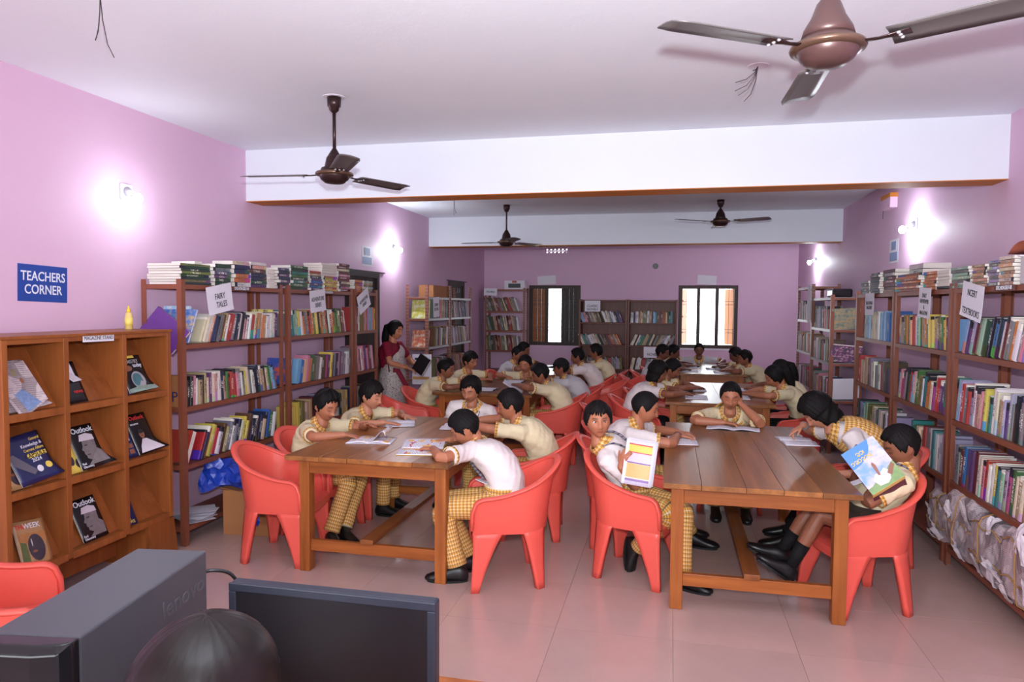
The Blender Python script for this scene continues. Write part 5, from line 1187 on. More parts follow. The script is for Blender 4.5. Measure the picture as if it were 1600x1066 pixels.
    def paint(me, mw):
        n = len(me.vertices); co = np.empty(n*3); me.vertices.foreach_get('co', co); co = co.reshape(-1, 3)-np.array(Hc); q = co @ np.array(Rh)/hs
        X, Y, Z = q[:, 0], q[:, 1], q[:, 2]; ok = (Y > .03) & (np.abs(Z) < .11) & (np.abs(X) < .07); ax = np.abs(X)
        zl = -.0605+smile*.007*(X/.02)**2
        lip = np.exp(-(ax/(.021+.005*smile))**4-((Z-zl)/.0085)**2)
        dk = np.exp(-(ax/(.020+.005*smile))**6-((Z-zl)/.0026)**2)*.7
        zb = .0225+.004*np.sin(np.clip((ax-.010)/.04, 0, 1)*PI); dk = np.maximum(dk, np.exp(-((ax-.030)/.019)**6-((Z-zb)/.0042)**2)*.92)
        ze = (.007 if gaze else -.003)+(-.004 if not gaze else .004)*(1-((ax-.031)/.014)**2); dk = np.maximum(dk, np.exp(-((ax-.031)/.0145)**6-((Z-ze)/.0030)**2)*.9)
        dk = np.maximum(dk, np.exp(-((ax-.008)/.004)**2-((Z+.0405)/.003)**2)*.5)
        pc = np.zeros((n, 4)); pc[:, 0] = lip*ok; pc[:, 1] = dk*ok; pc[:, 3] = 1
        me.color_attributes.new('paint', 'FLOAT_COLOR', 'POINT').data.foreach_set('color', pc.astype(np.float32).ravel())
    remesh(o, vox, 2 if near else 1, paint, .4)
    # hair, eyes, extras on the head
    nu, nv = (96, 60) if near else (48, 30)
    if not cap:
        hm = MB(); shell_mesh(hm, [Hc+Rh @ V(p*hs) for p in hair_points(hair, rnd, nu, nv)], nu, nv); ho = hm.build('hair', hairmat or M_HAIR, root, True, loc=-O)
        if hair in ('long', 'bun'):
            m = MB(); hp = lambda x, y, z: Hc+Rh @ V((x*hs, y*hs, z*hs))
            if hair == 'long': m.tube([hp(0, -.06, .03), hp(0, -.105, .0), hp(0, -.11, -.06), hp(.01, -.105, -.14), hp(.0, -.095, -.21)], [.05, .056, .052, .042, .016], 14)
            else: m.ball(hp(0, -.115, -.01), (.038*hs,)*3, 14, 10)
            m.build('ponytail' if hair == 'long' else 'hair_bun', M_HAIR, ho, True)
        for cpt in (clips or ()):
            m = MB(); c = Hc+Rh @ V(cpt[:3])*hs; m.ball(c, (.018, .004, .006) if len(cpt) < 4 else (.026, .026, .022), 10, 6, 0, Rh @ Rz(.5) @ Ry(.9)); m.build('hair_clip' if len(cpt) < 4 else 'hair_flower', plain('silver_clip', srgb(225, 225, 230), .25) if len(cpt) < 4 else plain('pink_hair_flower', srgb(214, 90, 140), .6), ho, True)
    else:
        hm = MB(); shell_mesh(hm, [Hc+Rh @ V(p*hs) for p in hair_points('crop', rnd, nu, nv)], nu, nv); hm.build('hair', M_HAIR, root, True, loc=-O)
        dd, AA = sphere_dirs(40, 30); Pc = head_shape(dd, False); mk = sm(.018, .026, Pc[:, 2]); Pc = Pc+dd*(.016*mk-.012*(1-mk))[:, None]
        m = MB(); shell_mesh(m, [Hc+Rh @ V(p*hs) for p in Pc], 40, 30); G = []
        for i in range(9):
            q = (i/8-.5)*1.9; G.append([Hc+Rh @ V(((.078+.012*j)*math.sin(q)*hs*.95, (.075+.075*j/3*math.cos(q*.8)**.5+.02)*math.cos(q)*hs, (.028-.004*j-.012*abs(math.sin(q)))*hs)) for j in range(4)])
        co = m.build('cap', M_BLACKCL, root, True, loc=-O); m = MB(); m.grid(G); br = m.build('brim', M_BLACKCL, co, True); br.modifiers.new('t', 'SOLIDIFY').thickness = .004
    if gaze:
        for q in (-1, 1):
            m = MB(); R2 = Rh @ Rx(PI/2); c = Hc+Rh @ V((q*.0305*hs, .0700*hs, .002*hs)); rr_ = .0112*hs
            m.ball(c, rr_, 16, 12, 0, Rh @ Rx(-PI/2))
            e = m.build('eye', [M_EYEW, M_IRIS], root, True, loc=-O); me = e.data; gz = (Rh @ V(gaze if isinstance(gaze, tuple) else (0, 1, 0))).normalized()
            for p in me.polygons:
                if ((p.center-c).normalized()).dot(gz) > .80: p.material_index = 1
    if glasses:
        m = MB()
        for q in (-1, 1): m.tube([Hc+Rh @ V(((q*.031+.021*math.cos(a))*hs, (.089-.012*abs(.5*math.cos(a)*q+.5))*hs, (.0+.017*math.sin(a))*hs)) for a in [2*PI*k/20 for k in range(21)]], .0022, 6)
        m.tube([Hc+Rh @ V((x*hs, .092*hs, .004*hs)) for x in (-.011, 0, .011)], .002, 6)
        for q in (-1, 1): m.tube([Hc+Rh @ V((q*.052*hs, .076*hs, .003*hs)), Hc+Rh @ V((q*.072*hs, .04*hs, .004*hs)), Hc+Rh @ V((q*.078*hs, -.01*hs, .004*hs))], .002, 6)
        m.build('glasses', M_BLACK, root, True, loc=-O)
    # shirt
    sh = MB(); torso(sh); sh.v += []; off = len(sh.v)
    sh.v.extend(sleeve.v); sh.f.extend(tuple(i+off for i in fc) for fc in sleeve.f); sh.m.extend(sleeve.m); sh.uv.extend(sleeve.uv)
    so_ = sh.build('shirt', shirt, root, True, loc=-O); ph = [rnd.uniform(0, 6) for _ in range(4)]
    def wr(me, mw):
        n = len(me.vertices); co = np.empty(n*3); nr = np.empty(n*3); me.vertices.foreach_get('co', co); me.vertices.foreach_get('normal', nr); co = co.reshape(-1, 3); nr = nr.reshape(-1, 3); x, y, z = co.T
        k = np.sin(46*x+24*z+ph[0]+2*np.sin(9*y))+np.sin(41*y-30*z+ph[1]+2*np.sin(11*x))+.7*np.sin(70*z+30*(x-y)+ph[2])+.5*np.sin(90*(x+y)-60*z+ph[3])
        me.vertices.foreach_set('co', (co+nr*(.0024*k)[:, None]).ravel()); me.update()
    remesh(so_, .0075 if near else .013, 5, wr)
    for (p0, p1) in (cuffs if uniform else ()):
        ax = (p1-p0).normalized(); m = MB(); m.tube([p0, p1], [.0565*s, .058*s], 18, uv=True, cap=False); c = m.build('sleeve_band', M_PLAID, root, True, loc=-O); c.modifiers.new('t', 'SOLIDIFY').thickness = .004
    # check collar: a stand and two points
    cm = MB(); G = []; U = []
    tg, rr, ff = fr(.97)
    for i in range(25):
        q = .22+(2*PI-.44)*i/24; cs, sn = math.cos(q), math.sin(q); fwd = max(0, cs)**2
        pa = N+tg*.016*s+rr*(sn*.053*s)+ff*(cs*.056*s); pb = N+tg*.020*s+rr*(sn*.062*s)+ff*(cs*.064*s); pc = N-tg*(.020+.034*fwd)*s+rr*(sn*(.088-.02*fwd)*s)+ff*(cs*(.082+.022*fwd)*s)
        G.append([pa, pb, pb.lerp(pc, .5)+tg*.006, pc])
    cm.grid(G); cl = cm.build('collar', M_PLAID, root, True, loc=-O); cl.modifiers.new('t', 'SOLIDIFY').thickness = .004
    for l in cl.data.uv_layers[0].data: l.uv = (l.uv[0]*.34, l.uv[1]*.07)
    if not uniform: bpy.data.objects.remove(cl)
    if vest:
        m = MB(); G = []; ts = [(-.05, .157, .120), (.10, .156, .122), (.30, .149, .119), (.52, .156, .117), (.70, .150, .114), (.80, .124, .110), (.88, .104, .098), (.94, .090, .080)]
        torso(m, 1.0, 28, ts, False, True, .017); vo = m.build('pinafore', M_PLAID, root, True, loc=-O); vo.modifiers.new('t', 'SOLIDIFY').thickness = .003
    if tie:
        m = MB(); G = [[chest(t, -w_*s, .016), chest(t, 0, .022), chest(t, w_*s, .016)] for t, w_ in ((.955, .012), (.93, .016), (.90, .012), (.8, .017), (.7, .021), (.6, .024), (.5, .027), (.44, .004))]
        m.grid(G); o_ = m.build('tie', M_TIE, root, True, loc=-O); o_.modifiers.new('t', 'SOLIDIFY').thickness = .004
    if lanyard:
        m = MB()
        for q in (-1, 1):
            pts = [N-ff*.05*s+rr*(q*.02*s)+tg*.006, N+rr*(q*.066*s)-tg*.006]+[chest(t, q*l_*s, .013) for t, l_ in ((.93, .070), (.88, .066), (.80, .055), (.70, .040), (.58, .022), (.48, .006))]
            m.tube(pts, [(.0035, .0095)]*len(pts), 6, up=ff)
        lo_ = m.build('lanyard', M_LANY, root, True, loc=-O); c = chest(.40, 0, .018); m = MB(); m.box(c, (.055*s, .004, .08*s), 0, frame(rr, tg) @ Rx(-PI/2) if False else Matrix((rr, ff, tg)).transposed()); m.build('identity_card', M_WHITE, lo_)
    for k, (w_, mt) in bands:
        S, E, W, hd = arm_pts[k]; ax = (W-E).normalized(); m = MB(); m.tube([W-ax*(.012+w_), W-ax*.012], .027*s, 14, cap=False); m.build('wrist_band', mt, root, True, loc=-O).modifiers.new('t', 'SOLIDIFY').thickness = .004
    # legs
    if sit:
        pel = MB(); n = 20; rings = []
        for t, w_, d__ in ((-.10, .10, .09), (-.07, .135, .125), (-.02, .150, .135), (.05, .150, .122), (.10, .148, .116)):
            c = H+Zv*(t*1.0)*s+f*.01; rings.append([c+r*(w_*s*math.cos(2*PI*j/n))+f*(d__*s*math.sin(2*PI*j/n)) for j in range(n)])
        pel.loft(rings, 0, True, True, ([.85*s*j/n for j in range(n+1)], [.04*i for i in range(5)]))
        mat_l = M_PLAID if legs == 'plaid' else M_SHORTS
        pv = pel.build('trousers' if legs == 'plaid' else 'shorts', mat_l, root, True, loc=-O)
        for k, sd in enumerate((-1, 1)):
            hj = H+r*(sd*.078*s)-Zv*.015
            K = V(knees[k]) if knees else hj+f*.36*s+r*(sd*.03)+Zv*.01
            An = V(ankles[k]) if ankles else V((K.x, K.y, .09))-f*.02
            td = V(toes[k]).normalized() if toes else f
            if legs == 'plaid' or legs == 'skirt':
                kb = K.lerp(hj, .14)+K.lerp(An, .14)-K; m = MB(); path = [hj-f*.05, hj.lerp(K, .25), hj.lerp(K, .6), K.lerp(hj, .13), K.lerp(kb, .35), K.lerp(An, .12), K.lerp(An, .4), K.lerp(An, .75), An.lerp(K, .02)]
                rd = [.088*s, .086*s, .076*s, .069*s, .068*s, .065*s, .060*s, .056*s, .058*s]
                P2, R2 = [], []
                for i in range(len(path)-1):
                    for q in range(4): P2.append(path[i].lerp(path[i+1], q/4)); R2.append((rd[i]+(rd[i+1]-rd[i])*q/4)*(1+.03*math.sin(7*(i*4+q)+sd)))
                P2.append(path[-1]); R2.append(rd[-1])
                P3 = [P2[0]]+[(P2[i-1]+P2[i]*2+P2[i+1])/4 for i in range(1, len(P2)-1)]+[P2[-1]]
                m.tube(P3, R2, 20, uv=True, up=r); m.build('trouser_leg', mat_l if legs == 'plaid' else M_BLACKCL, pv, True)
            elif legs == 'bare':
                m = MB(); m.tube([hj-f*.04, hj.lerp(K, .3), hj.lerp(K, .55)], [.088*s, .08*s, .074*s], 16); m.build('short_leg', M_SHORTS, pv, True)
                m = MB(); c0 = An.lerp(K, .42); m.tube([c0, An.lerp(K, .2), An], [.041*s, .037*s, .033*s], 14); m.build('sock', M_BLACKCL, root, True, loc=-O)
            if feet:
                updir = (K-An).normalized() if abs(td.z) > .2 else Zv; sdv = td.cross(updir).normalized(); nn = sdv.cross(td).normalized(); nn = nn if nn.dot(updir) > 0 else -nn
                base = An-nn*.085+td*.02; R_ = []
                for (u, w_, h0, h1) in ((-.075, .018, .012, .05), (-.065, .030, .0, .075), (-.03, .034, .0, .092), (.01, .033, .0, .088), (.05, .036, .0, .066), (.09, .041, .0, .052), (.125, .038, .002, .042), (.15, .026, .006, .032), (.158, .010, .012, .022)):
                    c = base+td*(u*1.08*s); row = []
                    for j in range(14):
                        a = 2*PI*j/14; sn = math.sin(a); row.append(c+sdv*(w_*s*math.copysign(abs(math.cos(a))**.7, math.cos(a)))+nn*(((h0+h1)/2+(h1-h0)/2*sn)*s))
                    R_.append(row)
                m = MB(); m.loft(R_); sho = m.build('shoe', M_SHOE, root, True, loc=-O)
                m = MB(); m.loft([[c_+sdv*(w_*1.08*s*math.cos(2*PI*j/14))+td*(.0) for j in range(14)] for c_, w_ in ()] or [[base+td*(.04*s+.118*s*math.cos(2*PI*j/18))+sdv*(.040*s*math.sin(2*PI*j/18)*(1+.12*math.cos(2*PI*j/18)))+nn*z for j in range(18)] for z in (-.006, .008)]); m.build('sole', M_SOLE, sho)
    if extra: extra(root, O, cp, fr, chest, arm_pts, H, N, f, r, Hc, Rh)
    return root, arm_pts
def finish_people():
    bpy.context.view_layer.update(); dg = bpy.context.evaluated_depsgraph_get(); out = []
    for o, post in PEND: out.append(bpy.data.meshes.new_from_object(o.evaluated_get(dg)))
    for (o, post), me in zip(PEND, out):
        o.modifiers.clear(); old = o.data; o.data = me; bpy.data.meshes.remove(old)
        if post: post(me, None)
        me.polygons.foreach_set('use_smooth', [True]*len(me.polygons)); me.update()
# ------------------------------------------------------------------ the seated children, their chairs and books
T1, T2 = .785, .76      # wrist heights on the left and right tables
W_, C_, G_ = M_SHW, M_SHC, M_SHG
# --- left front table
person('smiling boy with tousled hair turning a page at the left table corner', (-2.47, 4.70, .945), -22, 22, (-2.62, 4.74), -12, ((-2.09, 4.60, .82), (-2.13, 4.45, .785)), elbows=((-2.33, 4.86, .76), (-2.47, 4.47, .765)), hdir=((.7, -.5, .1), (.9, .05, -.1)), hnorm=((.2, .3, 1), None),
       skin=0, shirt=C_, hair='tuft', smile=1.0, seed=1, knees=((-2.22, 4.78, .46), (-2.22, 4.58, .45)), ankles=((-2.24, 4.52, .10), (-2.29, 4.42, .09)), toes=((.8, -.6, 0), (.75, -.75, 0)), tie=True, curl=.4)
person('boy in cream shirt reading flat-handed beside the smiling boy', (-2.36, 5.25, .955), -8, 16, (-2.56, 5.27), 0, ((-2.10, 5.32, .785), (-2.09, 5.00, .785)), elbows=((-2.22, 5.52, .77), (-2.41, 5.06, .765)), hdir=((.8, -.35, -.05), (.95, .1, -.05)), skin=2, shirt=C_, hair='side', seed=2, tie=True, curl=.25)
person('boy in white shirt with striped tie and lanyard facing the camera between two tables', (-1.69, 5.86, .955), -100, 20, (-1.72, 5.98), -92, ((-1.55, 5.72, .52), (-1.88, 5.72, .52)), s=1.12, skin=0, shirt=W_, hair='side', seed=3, smile=.6, tie=True, lanyard=True, roll=-6)
person('boy in white shirt bent over an open magazine, seen from his side', (-1.285, 4.33, .895), 192, 36, (-.99, 4.22), 195, ((-1.44, 4.13, .79), (-1.50, 4.34, .785)), elbows=((-1.27, 4.03, .775), (-1.20, 4.52, .76)), hdir=((-.8, .35, -.1), (-.9, -.1, -.1)), s=1.06, skin=0, shirt=W_, hair='short', seed=4, lanyard=True, curl=.5,
       knees=((-1.36, 4.06, .44), (-1.40, 4.22, .43)), ankles=((-1.24, 4.02, .09), (-1.22, 4.20, .09)), toes=((-.9, -.2, 0), (-.8, -.5, 0)))
person('boy in cream shirt stretching his arm over the table behind the bent boy', (-1.14, 5.02, .955), 188, 16, (-.90, 5.08), 182, ((-1.50, 4.98, .81), (-1.50, 5.22, .79)), s=1.04, skin=0, shirt=C_, hair='short', seed=5, curl=.4)
# --- right front table
def book15(root, *a): pass
person('boy in white shirt looking at the camera with an open booklet in his hands', (-.435, 4.43, .965), -76, 2, (-.22, 4.50), -22, ((-.06, 4.28, .69), (-.275, 4.215, .725)), elbows=((-.10, 4.60, .60), (-.20, 4.33, .565)), hdir=((-.35, -.4, .75), (.35, -.1, .9)), hnorm=((.6, -.7, -.1), (-.5, -.85, .1)), skin=0, shirt=W_, hair='fringe', gaze=(-.25, 1, 0), seed=6, tie=False, lanyard=True, curl=.75, roll=3,
       knees=((.10, 4.36, .47), (.03, 4.28, .45)), ankles=((.10, 4.24, .09), (-.17, 4.42, .16)), toes=((.9, -.4, 0), (.05, -.05, -1)))
person('sturdy boy with cropped hair and wristband reading at the right table edge', (-.165, 4.97, .985), 2, 20, (-.38, 5.0), 0, ((.08, 5.20, .775), (.05, 4.97, .775)), elbows=((-.12, 5.36, .75), (-.12, 4.83, .755)), hdir=((.9, -.1, -.1), (.9, .1, -.15)), s=1.12, skin=0, shirt=W_, hair='crop', seed=7, tie=True, curl=.55, bands=((1, (.008, M_TIE)),),
       knees=((.02, 5.12, .47), (.0, 4.95, .46)), ankles=((.10, 5.20, .09), (.16, 5.02, .09)), toes=((.9, .1, 0), (.95, -.2, 0)))
person('child in checked pinafore resting the head on one hand at the table end', (.50, 5.98, .965), -92, 20, (.50, 6.17, .49), -90, ((.585, 5.93, .90), (.40, 5.80, .765)), elbows=((.71, 5.84, .765), (.22, 5.86, .765)), hdir=((-.25, .1, .7), (.9, -.25, -.05)), hnorm=((.6, -.7, .3), None), s=1.1, hs=1.05, skin=0, shirt=C_, vest=True, hair='crop', seed=8, curl=.7)
person('girl in white blouse bent low with silver hair clips pointing at her page', (1.01, 5.12, .985), 176, 48, (1.44, 5.12), 182, ((1.08, 4.90, .60), (.93, 5.26, .85)), elbows=(None, (1.10, 5.40, .77)), hdir=((-.8, 0, -.3), (-.75, -.15, -.5)), s=1.1, hs=1.06, skin=2, shirt=W_, vest=True, hair='bob', seed=9, point=(False, True), curl=.5, legs='skirt', clips=((.035, .07, .105), (.055, .045, .10), (.065, .06, .085)), bands=((1, (.006, M_GREY)), (1, (.028, M_GREY))),
       knees=((1.06, 5.05, .45), (1.06, 5.22, .45)), ankles=((.84, 5.10, .10), (.90, 5.35, .10)), toes=((-.9, 0, 0), (-.9, .1, 0)))
person('boy in cream shirt and shorts holding up a blue picture book', (1.295, 4.31, .915), 186, 26, (1.13, 4.33), 192, ((1.075, 4.13, .70), (1.12, 4.34, .78)), elbows=((1.22, 4.165, .61), (1.24, 4.48, .62)), hdir=((-.55, .35, .55), (-.6, -.1, .7)), hnorm=((-.3, -.9, -.2), (-.2, .5, -.8)), s=1.0, skin=1, shirt=C_, hair='short', seed=10, lanyard=True, curl=.8, legs='bare', bands=((0, (.022, M_CASEGREY)),),
       knees=((.86, 4.24, .505), (.84, 4.37, .50)), ankles=((.71, 4.22, .205), (.68, 4.36, .245)), toes=((-.72, -.05, .48), (-.78, .0, .36)))
# --- middle left table
kw = dict(near=False)
person('boy in cream shirt leaning on folded arms at the second left table', (-2.46, 7.50, .975), 0, 16, (-2.71, 7.52), 0, ((-2.22, 7.58, .79), (-2.20, 7.42, .79)), skin=1, hair='short', seed=12, **kw)
person('boy wearing dark glasses at the second left table', (-2.42, 8.35, 1.0), -22, 12, (-2.62, 8.42), -15, ((-2.18, 8.42, .79), (-2.20, 8.18, .79)), skin=0, hair='side', seed=13, glasses=True, **kw)
person('boy facing the camera at the head of the second left table', (-1.83, 8.90, .93), -98, 14, (-1.84, 9.08), -90, ((-1.70, 8.62, .79), (-2.02, 8.60, .79)), skin=0, hair='short', seed=14, lanyard=True, s=1.08, **kw)
person('boy in cream shirt lifting a white sheet at the second left table', (-1.37, 7.50, .945), 190, 22, (-1.12, 7.50), 186, ((-1.60, 7.36, .83), (-1.58, 7.62, .80)), skin=1, hair='short', seed=15, s=1.1, **kw)
person('boy in black cap and pale grey shirt at the second left table', (-1.26, 8.28, .95), 182, 4, (-1.02, 8.30), 182, ((-1.52, 8.22, .79), (-1.52, 8.42, .79)), skin=1, shirt=G_, cap=True, seed=16, s=1.1, **kw)
# --- far left table
person('dark-haired child leaning forward on the far side of the third left table', (-2.13, 9.80, 1.0), -20, 20, (-2.34, 9.84), -10, ((-1.86, 9.86, .79), (-1.88, 9.66, .79)), skin=1, hair='crop', seed=17, shirt=G_, **kw)
person('child mostly hidden behind another at the third left table', (-2.16, 10.35, 1.02), -10, 14, (-2.36, 10.4), -5, ((-1.9, 10.45, .79), (-1.9, 10.25, .79)), skin=1, hair='short', seed=18, **kw)
person('boy in white shirt reading at the third left table with his back turned', (-1.24, 9.68, .99), 178, 14, (-.98, 9.70), 182, ((-1.50, 9.62, .79), (-1.50, 9.80, .79)), skin=1, shirt=W_, hair='short', seed=19, s=1.08, **kw)
person('child in cream shirt at the far end of the third left table', (-1.05, 10.30, 1.02), 170, 8, (-.86, 10.32), 180, ((-1.32, 10.25, .79), (-1.32, 10.42, .79)), skin=1, hair='short', seed=20, **kw)
# --- middle right table
person('girl with bobbed hair writing at the second right table', (-.12, 7.48, 1.0), -5, 20, (-.36, 7.48), 0, ((.14, 7.58, .79), (.16, 7.38, .79)), skin=1, shirt=W_, hair='bob', seed=21, legs='skirt', **kw)
person('child leaning in behind the girl with bobbed hair', (.03, 8.10, .985), -5, 26, (-.24, 8.12), 0, ((.28, 8.18, .79), (.30, 8.0, .79)), skin=1, hair='short', seed=22, **kw)
person('girl with a pink flower in her long dark hair', (1.07, 7.58, .985), 184, 30, (1.34, 7.60), 182, ((.82, 7.48, .80), (.80, 7.70, .79)), skin=0, hair='long', seed=23, legs='skirt', clips=((.055, -.02, .085, 1),), **kw)
person('girl partly hidden behind the one with the pink flower', (1.22, 8.20, 1.0), 182, 20, (1.42, 8.22), 180, ((.92, 8.12, .79), (.92, 8.3, .79)), skin=1, hair='long', seed=24, legs='skirt', **kw)
# --- far right table
person('girl in grey shirt with neat dark hair at the third right table', (-.10, 10.45, 1.02), -8, 12, (-.30, 10.48), 0, ((.22, 10.55, .79), (.22, 10.36, .79)), skin=3, shirt=G_, hair='short', seed=25, **kw)
person('child beside the grey-shirted girl at the third right table', (.06, 11.10, .985), -5, 14, (-.18, 11.1), 0, ((.36, 11.2, .79), (.36, 11.0, .79)), skin=3, hair='short', seed=26, **kw)
person('boy silhouetted against the open window at the table head', (.49, 12.08, .975), -90, 14, (.50, 12.22), -90, ((.82, 11.78, .79), (.16, 11.80, .79)), skin=3, shirt=G_, hair='crop', seed=27, s=1.1, **kw)
person('child writing on the window side of the third right table', (.98, 10.95, .975), 184, 22, (1.22, 10.97), 182, ((.74, 10.86, .79), (.72, 11.06, .79)), skin=3, hair='short', seed=28, **kw)
person('broad-backed boy in cream shirt at the corner of the third right table', (1.06, 10.40, .965), 182, 14, (1.30, 10.40), 182, ((.80, 10.32, .79), (.80, 10.5, .79)), skin=1, hair='short', seed=29, s=1.1, **kw)

# ---- the standing woman in a sari
def sari_mat():
    t = NT('grey_woven_sari'); co = t.coord('Object'); v = t.n('ShaderNodeTexVoronoi'); v.inputs['Scale'].default_value = 60; t.l(co, v.inputs['Vector'])
    t.base(t.mix(t.math('LESS_THAN', v.outputs['Distance'], .38), srgb(176, 164, 160), srgb(128, 112, 112))); t.rough(.75); t.bump(t.noise(t.coord('Object', (26, 26, 3)), 1, 3), .6, .02); return t.done()
M_SARI = sari_mat(); M_MAROON = cloth('maroon_cloth', srgb(120, 22, 44), .6)
def sari(root, O, cp, fr, chest, arms, H, N, f, r, Hc, Rh):
    m = MB(); n = 36; R_ = []; V = Vector
    for z, w_, d_ in ((.015, .25, .22), (.2, .23, .20), (.45, .205, .175), (.68, .195, .165), (.82, .185, .155), (.90, .165, .14), (.97, .15, .125)):
        t = z/.97; c = V((0, 0, z)); R_.append([c+r*(w_*math.cos(2*PI*j/n))+f*((d_+.012*math.sin(11*2*PI*j/n)*(1-t)*max(0, math.sin(2*PI*j/n)))*math.sin(2*PI*j/n)) for j in range(n)])
    m.loft(R_); sk = m.build('sari_skirt', M_SARI, root, True)
    m = MB(); G = []
    for t, l0, l1, o_ in ((.02, -.16, .168, .03), (.2, -.155, .160, .026), (.4, -.15, .150, .026), (.58, -.145, .125, .026), (.74, -.14, .07, .024), (.88, -.125, .0, .018), (.97, -.105, -.04, .008)):
        G.append([chest(t, l0*1.02+(l1-l0)*j/8, o_+.004*math.sin(j*2.2)) for j in range(9)])
    tg, rr, ff = fr(.95); top = [p for p in G[-1]]
    for k, dz in ((.04, .012), (.12, -.03), (.15, -.16), (.155, -.32), (.15, -.46)): G.append([p-ff*k+tg*dz*.9 for p in top])
    m.grid(G); p_ = m.build('sari_drape', M_SARI, root, True, loc=-O); p_.modifiers.new('t', 'SOLIDIFY').thickness = .004
    m = MB(); pts = [g[-1]+ff*.004 for g in G[:8]]; m.tube(pts, [(.004, .018)]*len(pts), 8, up=ff); m.build('border', M_MAROON, p_, True)
    m = MB(); q = chest(.02, .10, .03); pts = [chest(.05, .14, .03), q, V((H.x, H.y, .72))+f*.20+r*.02, V((H.x, H.y, .45))+f*.235-r*.06, V((H.x, H.y, .10))+f*.25-r*.10]; m.tube(pts, [(.006, .03)]*len(pts), 8, up=f); m.build('border', M_MAROON, root, True, loc=-O)
    for k in (0, 1):
        m = MB(); S, E, W, hd = arms[k]; ax = (W-E).normalized(); m.tube([W-ax*.03, W-ax*.018], .031, 14, cap=False); m.build('bangle', plain('gold_bangle', srgb(190, 140, 70), .3, .8), root, True, loc=-O).modifiers.new('t', 'SOLIDIFY').thickness = .004
    m = MB(); m.tube([Hc+Rh @ V((0, -.09, -.03)), Hc+Rh @ V((.01, -.125, -.07)), Hc+Rh @ V((.0, -.13, -.15)), Hc+Rh @ V((.01, -.125, -.22))], [.035, .04, .034, .012], 12); m.build('ponytail', M_HAIR, root, True, loc=-O)
SH_KID = list(SHIRT_W)
SHIRT_W[:] = [(-.04, .165, .135), (.15, .152, .128), (.35, .150, .128), (.55, .160, .138), (.70, .170, .132), (.82, .165, .105), (.89, .140, .085), (.945, .095, .066), (1.0, .054, .054)]
person('woman in a maroon blouse and grey sari standing by the dark door', (-3.275, 8.0, 1.385), -12, 12, (-3.31, 8.0, .86), -10, ((-3.02, 8.10, .93), (-2.99, 7.92, .935)), s=1.02, hs=1.02, skin=0, shirt=M_MAROON, hair='long', seed=40, near=True, uniform=False, legs='none', sit=False, feet=False, group='grown-ups', extra=sari, hdir=((.7, -.2, -.3), (.8, .2, -.35)), elbows=((-3.24, 8.22, 1.0), (-3.24, 7.74, 1.0)), curl=.6)
big_book('book', 'black book held against the sari by the standing woman', (-2.93, 8.0, .965), (.17, .035, .22), Rz(-.2) @ Rx(-.2) @ Ry(.5), M_MBLK)
SHIRT_W[:] = SH_KID
t = NT('glossy_dark_hair'); n = t.noise(t.coord('Object', (150, 24, 24), (.0, .0, .4)), 1, 4, .6); t.base(t.mix(n, srgb(12, 10, 10), srgb(32, 22, 20))); t.rough(.36); t.b.inputs['Specular IOR Level'].default_value = .28; t.bump(n, .25, .002); M_GLOSS = t.done()
# ---- the dark-haired person at the computer: head and shoulders rise from below the frame
SHIRT_W[:] = [(a, w_*1.18, d__*1.1) for a, w_, d__ in SH_KID]
person('dark-haired person seated at the computer, seen from behind the head', (-.70, .93, 1.055), 83, 2, (-.71, .70), 88, ((-.86, 1.18, .77), (-.52, 1.18, .77)), s=1.12, hs=1.08, skin=1, shirt=M_SHG, hair='smooth', seed=50, near=True, uniform=False, hairmat=M_GLOSS, group='grown-ups')
SHIRT_W[:] = SH_KID
finish_people()

